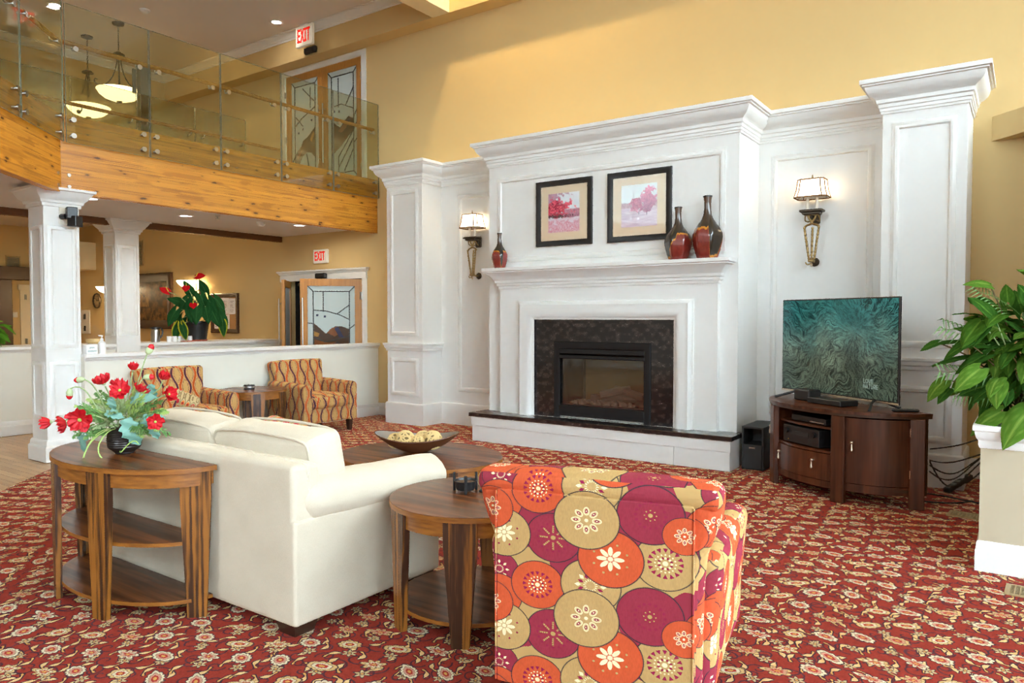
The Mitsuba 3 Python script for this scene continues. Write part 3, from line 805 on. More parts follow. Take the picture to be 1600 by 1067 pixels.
def panelling(name, x0, x1, fx0, fx1, label):
    t = thing(name, label, 'panelling', kind='structure')
    part(t, 'board', box(x0, x1, YN, 8.05, 0, 3.6), 'white_paint')
    part(t, 'crown', sweep([(x1, YN), (x0, YN)], [(-o, w) for o, w in lift(BIGCROWN, 3.335)]), 'white_paint')
    part(t, 'plinth', sweep([(x1, YN), (x0, YN)], [(-o, w) for o, w in PLINTH]), 'white_paint')
    part(t, 'panel', mapped(rect_frame(fx0, fx1, 0.50, 3.16, PBIG), (0, YN, 0), (1, 0, 0), (0, 0, 1), (0, -1, 0)), 'white_paint')
panelling('trim_5', -6.815, -5.49, -6.47, -5.66, 'white wall panelling between left pilaster and fireplace')
panelling('trim_6', -2.38, -1.12, -2.21, -1.29, 'white wall panelling between fireplace and right pilaster')

f = thing('fireplace', 'large white fireplace with dark granite surround and black firebox', 'fireplace')
BX0, BX1, BY = -5.485, -2.378, 7.29
FO = [(-4.50, -3.285, 0.33, 1.22)]
def holed(x0, x1, z0, z1, hole, y0, y1):
    P = Polygon([(x0, z0), (x1, z0), (x1, z1), (x0, z1)], [[(hole[0], hole[2]), (hole[1], hole[2]), (hole[1], hole[3]), (hole[0], hole[3])]])
    m = trimesh.creation.extrude_polygon(P, y1 - y0, engine='earcut')
    return mapped(m, (0, y1, 0), (1, 0, 0), (0, 0, 1), (0, -1, 0))
part(f, 'chimney_breast', holed(BX0, BX1, 0, 3.6, (-4.49, -3.295, 0.36, 1.21), BY, 8.04), 'white_paint')
bp = [(BX1, 8.04), (BX1, BY), (BX0, BY), (BX0, 8.04)]
part(f, 'crown', cat(sweep(bp, [(-o, w) for o, w in lift(BIGCROWN, 3.335)]), box(BX0, BX1, BY, 8.04, 3.6, 3.63)), 'white_paint')
part(f, 'overmantel_panel', mapped(rect_frame(-5.32, -2.545, 2.20, 3.165, PBIG), (0, BY, 0), (1, 0, 0), (0, 0, 1), (0, -1, 0)), 'white_paint')
SY = 7.215
part(f, 'mantel_surround', holed(-5.265, -2.56, 0.345, 1.86, (-4.80, -3.005, 0.345 + 0.0005, 1.50), SY, BY), 'white_paint')
MANTEL = [(0, 0), (0.012, 0), (0.014, 0.03), (0.03, 0.035), (0.03, 0.065), (0.045, 0.07), (0.05, 0.10), (0.065, 0.115), (0.08, 0.14), (0.105, 0.165), (0.125, 0.185), (0.145, 0.19), (0.145, 0.205), (0.165, 0.21), (0.165, 0.245), (0, 0.245)]
part(f, 'mantel_shelf', cat(sweep([(-2.56, BY), (-2.56, SY), (-5.265, SY), (-5.265, BY)], [(-o, w) for o, w in lift(MANTEL, 1.845)]), box(-5.265, -2.56, SY, BY, 1.845, 2.09)), 'white_paint')
BOLEC = [(-0.115, 0), (-0.115, 0.012), (-0.09, 0.018), (-0.085, 0.035), (-0.06, 0.052), (-0.025, 0.058), (0.02, 0.05), (0.055, 0.058), (0.075, 0.04), (0.085, 0.02), (0.10, 0.018), (0.10, 0)]
pth = [(-2.905, 0.345), (-2.905, 1.59), (-4.88, 1.59), (-4.88, 0.345)]
part(f, 'surround_moulding', mapped(sweep(pth, BOLEC), (0, SY, 0), (1, 0, 0), (0, 0, 1), (0, -1, 0)), 'white_paint')
part(f, 'granite_surround', holed(-4.795, -3.005, 0.345, 1.49, (-4.50, -3.285, 0.3455, 1.225), SY + 0.02, BY - 0.005), 'granite', False)
h = part(f, 'hearth', box(-5.515, -2.365, 7.02, 7.30, 0, 0.30), 'white_paint')
part(h, 'baseboard', cat(cbox(-5.53, -2.93, 7.0, 7.03, 0, 0.195, 0.002), cbox(-2.926, -2.35, 7.0, 7.03, 0, 0.195, 0.002), cbox(-2.38, -2.35, 7.0, 7.30, 0, 0.195, 0.002)), 'white_paint')
part(h, 'upper_board', cat(cbox(-5.54, -2.34, 6.985, 7.03, 0.19, 0.302, 0.002), cbox(-2.38, -2.34, 6.985, 7.30, 0.19, 0.302, 0.002)), 'white_paint')
part(f, 'hearth_slab', cbox(-5.56, -2.32, 6.965, 7.32, 0.30, 0.345, 0.004), 'granite')
fb = part(f, 'firebox', cat(box(-4.49, -3.295, 7.86, 7.88, 0.345, 1.21), box(-4.49, -4.47, 7.3, 7.88, 0.345, 1.21), box(-3.315, -3.295, 7.3, 7.88, 0.345, 1.21), box(-4.49, -3.295, 7.3, 7.88, 1.19, 1.21), box(-4.49, -3.295, 7.3, 7.88, 0.345, 0.50)), 'black_metal')
FRAME = [(-0.04, 0), (-0.04, 0.012), (-0.02, 0.02), (0.03, 0.02), (0.04, 0.006), (0.04, 0)]
part(fb, 'frame', mapped(sweep([(-3.325, 0.346), (-3.325, 1.185), (-4.46, 1.185), (-4.46, 0.346)], FRAME), (0, SY + 0.02, 0), (1, 0, 0), (0, 0, 1), (0, -1, 0)), 'black_metal')
for z0, z1 in ((1.085, 1.14), (1.03, 1.07), (0.37, 0.49)):
    part(fb, 'louver', cbox(-4.43, -3.355, 7.215, 7.245, z0, z1, 0.006), 'black_metal')
part(fb, 'glass', mapped(box(-4.43, -3.355, 0.49, 1.03, -0.002, 0.002), (0, 7.26, 0), (1, 0, 0), (0, 0, 1), (0, -1, 0)), 'glass', False)
pbr('log_bark', (0.08, 0.05, 0.03), rough=0.9)
pbr('fire_brick', (0.075, 0.04, 0.010), rough=0.9)
part(fb, 'brick_back', box(-4.40, -3.38, 7.80, 7.82, 0.5, 1.0), 'fire_brick')
for p0, p1, r in (((-4.2, 7.60, 0.55), (-3.55, 7.64, 0.56), 0.05), ((-4.05, 7.52, 0.60), (-3.75, 7.70, 0.68), 0.045), ((-3.95, 7.72, 0.66), (-3.5, 7.54, 0.60), 0.045)):
    part(fb, 'log', tube([p0, (R3(p0) * 0.6 + R3(p1) * 0.4).tolist(), p1], [r, r * 1.1, r * 0.9], 9), 'log_bark')
ember = cat(*[moved(trimesh.creation.icosphere(1, 0.02 + 0.02 * rng.random()), rng.uniform(-4.35, -3.45), rng.uniform(7.35, 7.6), 0.51) for _ in range(60)])
part(fb, 'gravel', ember, 'log_bark', kind='stuff')

# ------------------------------------------------------------------ doors
def glass_door(t, x0, x1, z0, z1, style, y, hinge=None, name='leaf'):
    """one leaf in local metres: x0..x1, z0..z1, front face at y, with leaded frosted glass"""
    L, Hh = x1 - x0, z1 - z0
    s = 0.11
    def M(m, dy=0.0): return mapped(m, (x0, y + dy, z0), (1, 0, 0), (0, 0, 1), (0, -1, 0))
    at = hinge
    leaf = part(t, name, M(rect_frame(0, L, 0, Hh, [(-s, -0.045), (-s, 0), (0, 0), (0, -0.045)])), 'oak_wood', at=at)
    W, H2 = L - 2 * s, Hh - 2 * s
    def G(m, dz): return M(moved(m, s, s, dz))
    part(leaf, 'glass', G(box(0, W, 0, H2, -0.026, -0.02), 0), 'frosted_glass', at=at)
    b = 0.085
    lines = [[(b, b), (W - b, b), (W - b, H2 - b), (b, H2 - b), (b, b)], [(0, 0), (b, b)], [(W, 0), (W - b, b)], [(0, H2), (b, H2 - b)], [(W, H2), (W - b, H2 - b)]]
    def P(pts):
        if style == 2: pts = [(x, float(np.interp(z, [0, .08, .25, .36, .46, .55, .93, 1], [0, .42, .58, .687, .742, .797, .95, 1]))) for x, z in pts]
        return [(x * W, z * H2) for x, z in pts]
    shapes = []
    if style == 0:
        shapes = [('brown_glass', [(0.12, 0.12), (0.12, 0.28), (0.22, 0.33), (0.35, 0.37), (0.42, 0.42), (0.6, 0.45), (0.86, 0.53), (0.86, 0.24), (0.72, 0.29), (0.55, 0.30), (0.4, 0.27), (0.28, 0.2)]),
                  ('amber_glass', [(0.68, 0.42), (0.8, 0.49), (0.84, 0.47), (0.74, 0.39)]), ('rust_glass', [(0.2, 0.24), (0.34, 0.28), (0.36, 0.33), (0.24, 0.29)])]
        lines += [P([(0.42, 0.92), (0.83, 0.78)]), P([(0.12, 0.57), (0.4, 0.64), (0.86, 0.72)]), P([(0.16, 0.66), (0.42, 0.56)]), P([(0.3, 0.17), (0.7, 0.05)]), P([(0.55, 0.29), (0.7, 0.05)]), P([(0.7, 0.72), (0.7, 0.92)]), P([(0, 0.2), (0.12, 0.28)]), P([(0, 0.10), (0.12, 0.12)])]
        dots = [(0.26, 0.5), (0.42, 0.53), (0.74, 0.6)]
    elif style == 1:
        shapes = [('brown_glass', [(0.13, 0.22), (0.13, 0.55), (0.28, 0.50), (0.42, 0.47), (0.55, 0.52), (0.7, 0.56), (0.86, 0.53), (0.86, 0.42), (0.7, 0.38), (0.45, 0.30)]),
                  ('rust_glass', [(0.34, 0.44), (0.55, 0.50), (0.7, 0.50), (0.6, 0.45), (0.45, 0.42)]), ('blue_glass', [(0.6, 0.51), (0.7, 0.545), (0.8, 0.53), (0.7, 0.50)])]
        lines += [P([(0.36, 0.66), (0.36, 0.93)]), P([(0.13, 0.67), (0.45, 0.685), (0.88, 0.62)]), P([(0.6, 0.66), (0.88, 0.82)]), P([(0.36, 0.05), (0.36, 0.2)]), P([(0.36, 0.1), (0.86, 0.35)]), P([(0.55, 0.06), (0.86, 0.25)]), P([(0.36, 0.2), (0.86, 0.42)]), P([(0.86, 0.42), (1, 0.5)]), P([(0.86, 0.53), (1, 0.62)]), P([(0.86, 0.3), (1, 0.35)])]
        dots = [(0.22, 0.63), (0.38, 0.62)]
    else:
        shapes = [('brown_glass', [(0.13, 0.10), (0.13, 0.36), (0.25, 0.32), (0.38, 0.27), (0.46, 0.30), (0.58, 0.335), (0.72, 0.335), (0.87, 0.31), (0.87, 0.08), (0.5, 0.06)]),
                  ('rust_glass', [(0.40, 0.28), (0.5, 0.32), (0.6, 0.33), (0.66, 0.27), (0.56, 0.245)]), ('amber_glass', [(0.13, 0.25), (0.13, 0.29), (0.25, 0.275), (0.22, 0.245)]),
                  ('blue_glass', [(0.56, 0.32), (0.64, 0.33), (0.72, 0.27), (0.76, 0.24), (0.66, 0.24)]), ('rust_glass', [(0.14, 0.12), (0.14, 0.22), (0.45, 0.19), (0.6, 0.2), (0.5, 0.14)])]
        lines += [P([(0.33, 0.53), (0.33, 0.93)]), P([(0.13, 0.55), (0.38, 0.54), (0.66, 0.49), (0.88, 0.42)]), P([(0.62, 0.50), (0.88, 0.66)]), P([(0, 0.365), (0.13, 0.36)]), P([(0.87, 0.31), (1, 0.35)]), P([(0.5, 0.14), (0.62, 0.2), (0.75, 0.15)]), P([(0.13, 0.245), (0.35, 0.2), (0.6, 0.22), (0.87, 0.25)])]
        dots = [(0.20, 0.755), (0.36, 0.745)]
    def strip(pts, r=0.007):
        return cat(*[mapped(box(0, float(np.hypot(*(R3(q) - p))), -r, r, -0.021, -0.013), (*p, 0), (*((R3(q) - p) / np.hypot(*(R3(q) - p))), 0), (-(R3(q) - p)[1] / np.hypot(*(R3(q) - p)), (R3(q) - p)[0] / np.hypot(*(R3(q) - p)), 0), (0, 0, 1)) for p, q in zip(map(R3, pts[:-1]), pts[1:])])
    part(leaf, 'leading', G(cat(*[strip(l) for l in lines]), 0), 'lead_line', at=at)
    for i, (mt, pts) in enumerate(shapes):
        part(leaf, 'coloured_glass', G(moved(extrude(P(pts), 0.003 + 0.001 * i), 0, 0, -0.021), 0), mt, at=at)
    for x, z in dots:
        part(leaf, 'glass_dot', G(box(x * W - 0.016, x * W + 0.016, z * H2 - 0.016, z * H2 + 0.016, -0.021, -0.015), 0), 'blue_glass', at=at)
    return leaf
def handle(leaf, x, y, z0, z1, at=None):
    part(leaf, 'pull_handle', cat(cyl((x, y - 0.045, z0), (x, y - 0.045, z1), 0.011, 10), cyl((x, y, z0 + 0.08), (x, y - 0.045, z0 + 0.08), 0.008, 8), cyl((x, y, z1 - 0.08), (x, y - 0.045, z1 - 0.08), 0.008, 8)), 'chrome', at=at)
CASING = [(0, 0), (0, 0.025), (0.02, 0.03), (0.085, 0.02), (0.095, 0.012), (0.095, 0)]
def casing(x0, x1, z0, z1, y):
    return mapped(sweep([(x0, z0), (x0, z1), (x1, z1), (x1, z0)], [(-o, w) for o, w in CASING]), (0, y, 0), (1, 0, 0), (0, 0, 1), (0, -1, 0))
# upper double door, shut
d1 = thing('door_1', 'upper oak double door with leaded glass on the balcony', 'door', kind='structure')
part(d1, 'casing', casing(-10.36, -8.52, 3.6, 5.55, YW), 'white_paint')
l0 = glass_door(d1, -10.345, -9.445, 3.615, 5.545, 0, YW - 0.005)
l1 = glass_door(d1, -9.435, -8.535, 3.615, 5.545, 1, YW - 0.005)
handle(l0, -9.50, YW - 0.005, 4.0, 4.95); handle(l1, -9.385, YW - 0.005, 4.0, 4.95)
for x in (-10.36, -8.52):
    for z in (3.85, 4.5, 5.25):
        part(d1, 'hinge', cbox(x - 0.018, x + 0.018, YW - 0.03, YW - 0.004, z - 0.05, z + 0.05, 0.004), 'chrome')
# lower double door: right leaf nearly shut, left leaf swung open into the hallway
d2 = thing('door_2', 'lower oak double door with leaded glass, left leaf open', 'door', kind='structure')
part(d2, 'casing', cat(casing(-10.36, -8.53, 0, 2.11, YW)), 'white_paint')
part(d2, 'head_moulding', cat(box(-10.53, -8.43, 8.015, YW, 2.11, 2.24), sweep([(-8.43, YW), (-8.43, 8.015), (-10.53, 8.015), (-10.53, YW)], [(-o, w) for o, w in [(0, 2.215), (0.012, 2.22), (0.03, 2.25), (0.045, 2.255), (0.045, 2.28), (0, 2.28)]])), 'white_paint')
sw = T().translate([-8.545, YW - 0.01, 0]).rotate([0, 0, 1], 44)
r2 = glass_door(d2, -0.94, 0.0, 0.02, 2.10, 2, 0.0, hinge=sw)
handle(r2, -0.90, 0.0, 0.9, 1.80, at=sw)
sw = T().translate([-10.33, YW - 0.01, 0]).rotate([0, 0, 1], -45)
l2 = glass_door(d2, 0.0, 0.90, 0.02, 2.10, 2, 0.0, hinge=sw)
handle(l2, 0.86, 0.0, 0.9, 1.80, at=sw)
part(d2, 'hinge', cbox(-8.56, -8.515, YW - 0.045, YW - 0.02, 1.78, 1.90, 0.004), 'chrome')
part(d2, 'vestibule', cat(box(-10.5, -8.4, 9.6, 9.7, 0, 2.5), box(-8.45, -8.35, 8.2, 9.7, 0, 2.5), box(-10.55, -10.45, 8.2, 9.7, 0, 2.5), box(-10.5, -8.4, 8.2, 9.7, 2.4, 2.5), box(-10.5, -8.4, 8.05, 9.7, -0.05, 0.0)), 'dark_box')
part(d2, 'inner_frame', cat(cbox(-10.42, -10.32, 8.45, 8.55, 0, 2.1), cbox(-10.20, -10.11, 8.3, 8.4, 0, 2.1), cbox(-10.42, -10.11, 8.3, 8.4, 2.04, 2.1)), 'white_paint')

# ------------------------------------------------------------------ lamps
def lamp(mesh_key, r, g, b):
    scene[mesh_key]['emitter'] = {'type': 'area', 'radiance': rgb(r, g, b)}

def downlight(x, y, z, label, power, col=(1.0, 0.86, 0.66)):
    t = thing('ceiling_light', label, 'ceiling light', (x, y, z))
    part(t, 'trim_ring', lathe([(0.07, -0.001), (0.10, -0.001), (0.10, -0.006), (0.072, -0.012), (0.07, -0.001)], 28), 'white_plastic')
    k = part(t, 'lens', lathe([(0.0, -0.004), (0.071, -0.004)], 24), 'lamp_glass')
    m = trimesh.Trimesh(*[R3([[0, 0, -0.004]] + [[0.071 * math.cos(a), 0.071 * math.sin(a), -0.004] for a in np.arange(20) * math.pi / 10]), [[0, 1 + (i + 1) % 20, 1 + i] for i in range(20)]], process=False)
    scene[k] = {**shape(m, 'lamp_glass', False), 'to_world': place[t]}
    lamp(k, *[c * power for c in col])
downlight(-9.70, 7.37, 6.12, 'round recessed ceiling light beside the upper exit sign', 26 * LAMP, (1, 0.93, 0.84))
downlight(-11.85, 5.08, 6.12, 'round recessed ceiling light at upper left above the angled glass', 26 * LAMP, (1, 0.93, 0.84))
downlight(-8.93, 7.15, 2.88, 'round ceiling light under the balcony near the doorway', 40 * LAMP)
downlight(-8.90, 4.16, 2.88, 'round ceiling light under the balcony beside the white column', 40 * LAMP)
for i, x in enumerate((-6.0, -4.9, -3.8)):
    downlight(x, 7.15, 7.2, 'recessed light in the high lounge ceiling, number %s from the balcony' % ('one', 'two', 'three')[i], (260, 140, 50)[i] * LAMP, (1.0, 0.76, 0.40))
downlight(-16.0, 5.2, 3.55, 'recessed light in the low dining ceiling, hidden behind the column', 60 * LAMP, (1.0, 0.80, 0.45))
downlight(-12.9, 3.0, 6.12, 'recessed light above the dining area, left of the pendants', 60 * LAMP, (1.0, 0.82, 0.5))
downlight(-9.35, 5.6, 2.88, 'round ceiling light under the balcony, hidden behind the timber beam', 30 * LAMP)

def sconce(x, z, label):
    t = thing('wall_sconce', label, 'wall lamp', (x, YN, z), group='brass wall sconces beside the fireplace')
    dy = -0.15
    # shade: a square with cut corners, flaring downwards
    def ring(h, w, c): return [[sx, sy + dy, h] for sx, sy in ((-w + c, -w * .8), (w - c, -w * .8), (w, -w * .8 + c), (w, w * .8 - c), (w - c, w * .8), (-w + c, w * .8), (-w, w * .8 - c), (-w, -w * .8 + c))]
    v = R3(ring(0.70, 0.155, 0.04) + ring(0.77, 0.135, 0.035) + ring(0.875, 0.122, 0.032))
    fs = [[k * 8 + i, k * 8 + (i + 1) % 8, (k + 1) * 8 + (i + 1) % 8, (k + 1) * 8 + i] for k in (0, 1) for i in range(8)]
    sh = trimesh.Trimesh(v, R3([[a, b, c] for a, b, c, d in fs] + [[a, c, d] for a, b, c, d in fs]), process=False)
    k = part(t, 'lamp_shade', sh, 'shade_cloth', False, label='glowing cream fabric shade')
    lamp(k, 0.95 * LAMP, 0.72 * LAMP, 0.44 * LAMP)
    trims = [tube(list(map(tuple, R3(ring(h, w + .002, c) + ring(h, w + .002, c)[:1]))), 0.006, 6) for h, w, c in ((0.70, 0.155, 0.04), (0.875, 0.122, 0.032))]
    trims += [tube([v[i] * [1.015, 1, 1], v[8 + i] * [1.015, 1, 1], v[16 + i] * [1.015, 1, 1]], 0.005, 6) for i in range(8)]
    part(k, 'shade_trim', cat(*trims), 'shade_trim')
    part(t, 'finial', lathe([(0, 0.87), (0.012, 0.875), (0.006, 0.885), (0.010, 0.90), (0.003, 0.93), (0, 0.935)], 12), 'bronze', at=T().translate([0, dy, 0]))
    part(t, 'tray', moved(cat(cbox(-0.11, 0.11, -0.07, 0.07, 0.555, 0.58, 0.006), cbox(-0.085, 0.085, -0.055, 0.055, 0.53, 0.556, 0.006)), 0, dy, 0), 'dark_bronze')
    for dx in (-0.045, 0.045):
        part(t, 'candle', cyl((dx, dy, 0.575), (dx, dy, 0.70), 0.014, 12), 'shade_cloth')
    part(t, 'back_plate', cat(cbox(-0.05, 0.05, -0.03, 0, 0.45, 0.60, 0.012), cbox(-0.03, 0.03, -0.05, -0.02, 0.47, 0.58, 0.01)), 'dark_bronze')
    part(t, 'scroll_arm', cat(*[tube(curve((0, -0.03, 0.5), (s * 0.05, -0.08, 0.47), (s * 0.07, -0.14, 0.49), (s * 0.055, -0.16, 0.53), (s * 0.035, -0.15, 0.515)), 0.007, 8) for s in (-1, 1)] + [tube(curve((0, dy, 0.54), (s * 0.03, dy, 0.50), (0, dy, 0.45), (s * 0.05, dy, 0.425), (s * 0.072, dy, 0.40)), 0.011, 8) for s in (-1, 1)]), 'bronze')
    for i, s in enumerate((-1, 0, 1)):
        a, b = R3([s * 0.070, dy + (0.03 if s == 0 else -0.015), 0.41]), R3([s * 0.024, dy, 0.08])
        n = 26
        pts = [a + (b - a) * q for q in np.linspace(0, 1, n)]
        part(t, 'twisted_rod', tube(pts, [0.0115 + 0.003 * math.sin(j * 2.4) for j in range(n)], 7), 'bronze')
    part(t, 'collar', cat(cbox(-0.03, 0.03, dy - 0.03, dy + 0.03, 0.055, 0.085, 0.008), cyl((0, dy, 0.065), (0, -0.01, 0.065), 0.010, 8), tube(curve((0, dy, 0.05), (-0.04, dy - 0.01, 0.035), (-0.055, dy - 0.01, 0.055)), 0.006, 7)), 'bronze')
    part(t, 'lower_plate', lathe([(0, 0.03), (0.03, 0.026), (0.045, 0.01), (0.045, 0)], 16), 'dark_bronze', at=T().translate([0, 0, 0.065]).rotate([1, 0, 0], 90))
    part(t, 'drop', lathe([(0, 0.0), (0.012, 0.012), (0.014, 0.025), (0.006, 0.04), (0, 0.05)], 12), 'gold_knob', at=T().translate([0, dy, 0.005]))
sconce(-6.14, 2.00, 'brass sconce with cream shade in the panelling left of the fireplace')
sconce(-1.80, 2.00, 'brass sconce with cream shade on the panelling above the television')

def uplight(x, z, label, p):
    t = thing('bowl_sconce', label, 'wall lamp', (x, YW, z))
    k = part(t, 'glass_bowl', lathe([(0.03, 0.0), (0.10, 0.03), (0.16, 0.085), (0.185, 0.135)], 28), 'lamp_glass', at=T().translate([0, -0.23, 0]))
    lamp(k, 9 * p, 6.6 * p, 3.6 * p)
    part(t, 'stem', cat(lathe([(0, -0.09), (0.02, -0.085), (0.03, -0.03), (0.045, 0.0), (0, 0.003)], 16)), 'dark_bronze', at=T().translate([0, -0.23, 0]))
    part(t, 'arm', tube(curve((0, -0.23, -0.07), (0.06, -0.14, -0.09), (0.08, -0.03, -0.02)), 0.012, 8), 'dark_bronze')
    part(t, 'back_plate', cbox(0.05, 0.12, -0.03, 0, -0.14, 0.06, 0.015), 'dark_bronze')
uplight(-13.05, 2.06, 'glass bowl wall lamp glowing between dark painting and pinboard', 1.5 * LAMP)
uplight(-16.15, 2.02, 'glass bowl wall lamp half hidden behind the farther column', 1.5 * LAMP)

def pendant(x, y, zb, label):
    t = thing('pendant_lamp', label, 'pendant lamp', (x, y, zb), group='bowl pendants above the dining area')
    k = part(t, 'glass_bowl', lathe([(0.02, 0.0), (0.12, 0.012), (0.22, 0.05), (0.29, 0.105), (0.325, 0.165), (0.33, 0.17), (0.30, 0.15)], 36), 'lamp_glass')
    lamp(k, 0.9 * LAMP, 0.68 * LAMP, 0.40 * LAMP)
    part(t, 'bottom_knob', lathe([(0, -0.03), (0.03, -0.02), (0.045, 0.0), (0, 0.01)], 16), 'dark_bronze')
    for a in (30, 150, 270):
        c, s = math.cos(math.radians(a)), math.sin(math.radians(a))
        part(t, 'scroll', cat(tube(curve((0.02 * c, 0.02 * s, 0.70), (0.05 * c, 0.05 * s, 0.52), (0.14 * c, 0.14 * s, 0.30), (0.30 * c, 0.30 * s, 0.18), (0.37 * c, 0.37 * s, 0.20), (0.375 * c, 0.375 * s, 0.26), (0.33 * c, 0.33 * s, 0.26), n=24), 0.009, 7)), 'dark_bronze')
    part(t, 'stem', cyl((0, 0, 0.05), (0, 0, 0.74), 0.012, 10), 'dark_bronze')
    part(t, 'crown_cap', lathe([(0, 0.78), (0.03, 0.77), (0.085, 0.735), (0.09, 0.72), (0.03, 0.715), (0.02, 0.69), (0, 0.69)], 20), 'dark_bronze')
    L = 6.12 - zb
    links = []
    z = 0.77
    i = 0
    while z < L - 0.06:
        ring = [(0.010 * math.cos(q), 0, z + 0.022 + 0.022 * math.sin(q)) if i % 2 else (0, 0.010 * math.cos(q), z + 0.022 + 0.022 * math.sin(q)) for q in np.linspace(0, 2 * math.pi, 9)]
        links.append(tube(ring, 0.0035, 5)); z += 0.036; i += 1
    part(t, 'chain', cat(*links), 'dark_bronze')
    part(t, 'canopy', lathe([(0, L), (0.09, L), (0.085, L - 0.025), (0.03, L - 0.045), (0, L - 0.05)], 20), 'dark_bronze')
pendant(-12.75, 5.95, 4.80, 'bronze bowl pendant lamp, left and lower one, partly behind the farther handrail')
pendant(-11.78, 5.97, 4.90, 'bronze bowl pendant lamp, right and higher one, beside the grey steel post')

# ------------------------------------------------------------------ signs, detectors, small ceiling things
def exit_sign(x, y, z, w, hgt, label, top=False):
    t = thing('exit_sign', label, 'exit sign', (x, y, z))
    part(t, 'housing', cbox(-w / 2, w / 2, -0.05, 0.0, 0, hgt, 0.008), 'sign_white', emit=(0.03, 0.028, 0.022))
    m = meshkit.text_mesh('EXIT', hgt * 0.62, 0.004, bold=True)
    m.apply_translation([-(m.bounds[0][0] + m.bounds[1][0]) / 2, -m.bounds[0][1], 0])
    m.apply_scale([w * 0.74 / (m.bounds[1][0] - m.bounds[0][0]), 1, 1])
    part(t, 'lettering', mapped(m, (0, -0.0505, hgt * 0.19), (1, 0, 0), (0, 0, 1), (0, -1, 0)), 'sign_red', False, label='red letters EXIT', emit=(0.16, 0.004, 0.003))
    if top: part(t, 'canopy', cbox(-w * 0.28, w * 0.2, -0.045, -0.005, hgt, hgt + 0.03, 0.006), 'white_plastic')
exit_sign(-9.48, YW, 2.385, 0.34, 0.225, 'white exit sign with red letters above the lower doorway')
exit_sign(-9.40, 7.70, 5.77, 0.40, 0.32, 'white exit sign with red letters hanging from the upper ceiling', True)
solo('motion_sensor', cat(cbox(-0.14, 0.14, -0.07, 0, -0.05, 0.05, 0.02), cbox(-0.02, 0.09, -0.078, -0.065, -0.02, 0.02, 0.006)), 'black_plastic', 'black door sensor on the bulkhead above the upper doors', 'sensor', loc=(-9.38, 7.80, 5.73))
solo('motion_sensor', cat(cbox(-0.13, 0.13, -0.06, 0, -0.045, 0.045, 0.018), cbox(0.0, 0.09, -0.068, -0.055, -0.02, 0.02, 0.006)), 'black_plastic', 'black door sensor on the white head of the lower doorway', 'sensor', loc=(-9.44, 8.015, 2.175))
solo('smoke_detector', lathe([(0, -0.05), (0.04, -0.05), (0.055, -0.035), (0.075, -0.02), (0.08, 0), (0, 0)], 24), 'white_plastic', 'round white smoke detector on the upper ceiling', 'smoke detector', loc=(-10.95, 5.95, 6.12))
solo('smoke_detector', lathe([(0, -0.06), (0.04, -0.06), (0.055, -0.04), (0.065, -0.02), (0.065, 0), (0, 0)], 24), 'white_plastic', 'white smoke detector on the balcony underside near the exit sign', 'smoke detector', loc=(-9.12, 6.62, 2.88))
solo('sprinkler', cat(lathe([(0, 0), (0.035, 0), (0.03, -0.008), (0.012, -0.01), (0.010, -0.04), (0.03, -0.042), (0.03, -0.046), (0, -0.046)], 16)), 'chrome', 'small metal sprinkler head under the balcony', 'sprinkler', loc=(-9.03, 5.87, 2.88))
for x, y in ((-8.31, 3.62),):
    t = thing('wall_speaker', 'pair of small black cube speakers fixed to the white column', 'speaker', (-8.28, 3.60, 2.55))
    part(t, 'wall_plate', cbox(0, 0.012, -0.05, 0.04, -0.08, 0.10, 0.004), 'sign_white')
    part(t, 'bracket', cat(cyl((0.01, -0.03, 0), (0.07, -0.01, 0), 0.03, 12)), 'black_plastic')
    part(t, 'cube', moved(cbox(-0.05, 0.05, -0.05, 0.05, -0.06, 0.06, 0.006), 0.11, 0.025, 0.035, rz=-14), 'black_plastic')
    part(t, 'cube', moved(cbox(-0.05, 0.05, -0.055, 0.055, -0.055, 0.055, 0.006), 0.13, 0.05, -0.05, rz=28), 'black_plastic')

# ------------------------------------------------------------------ the dining side, beyond the walkway
def picture_frame(name, x0, x1, z0, z1, y, w, th, mat, label, cat_, prof=None):
    t = thing(name, label, cat_)
    P_ = prof or [(-w, 0), (-w, th * 0.55), (-w * 0.6, th * 0.8), (-w * 0.2, th), (0, th * 0.85), (0, 0)]
    part(t, 'frame', mapped(rect_frame(x0, x1, z0, z1, P_), (0, y, 0), (1, 0, 0), (0, 0, 1), (0, -1, 0)), mat)
    return t
def canvas(t, name, x0, x1, z0, z1, y, mat):
    v = R3([[x0, y, z0], [x1, y, z0], [x1, y, z1], [x0, y, z1], [x0, y + .006, z0], [x1, y + .006, z0], [x1, y + .006, z1], [x0, y + .006, z1]])
    f = [[0, 1, 2], [0, 2, 3], [4, 6, 5], [4, 7, 6], [0, 4, 5], [0, 5, 1], [1, 5, 6], [1, 6, 2], [2, 6, 7], [2, 7, 3], [3, 7, 4], [3, 4, 0]]
    uv = R3([[0, 0], [1, 0], [1, 1], [0, 1]] * 2, float)
    return part(t, name, trimesh.Trimesh(v, f, process=False), mat, False, uv=uv)
t = picture_frame('framed_painting', -15.60, -13.92, 1.27, 2.40, YW, 0.17, 0.07, 'dark_wood', 'large dark landscape painting in a brown frame behind the farther column', 'painting')
canvas(t, 'canvas', -15.44, -14.08, 1.42, 2.25, YW - 0.02, 'art_old')
t = picture_frame('notice_board', -12.60, -11.75, 1.21, 1.945, YW, 0.075, 0.04, 'dark_wood', 'dark framed cork board with pinned papers beside the anthurium', 'notice board')
canvas(t, 'cork_panel', -12.53, -11.82, 1.28, 1.875, YW - 0.012, 'cork')
r0 = random.Random(3)
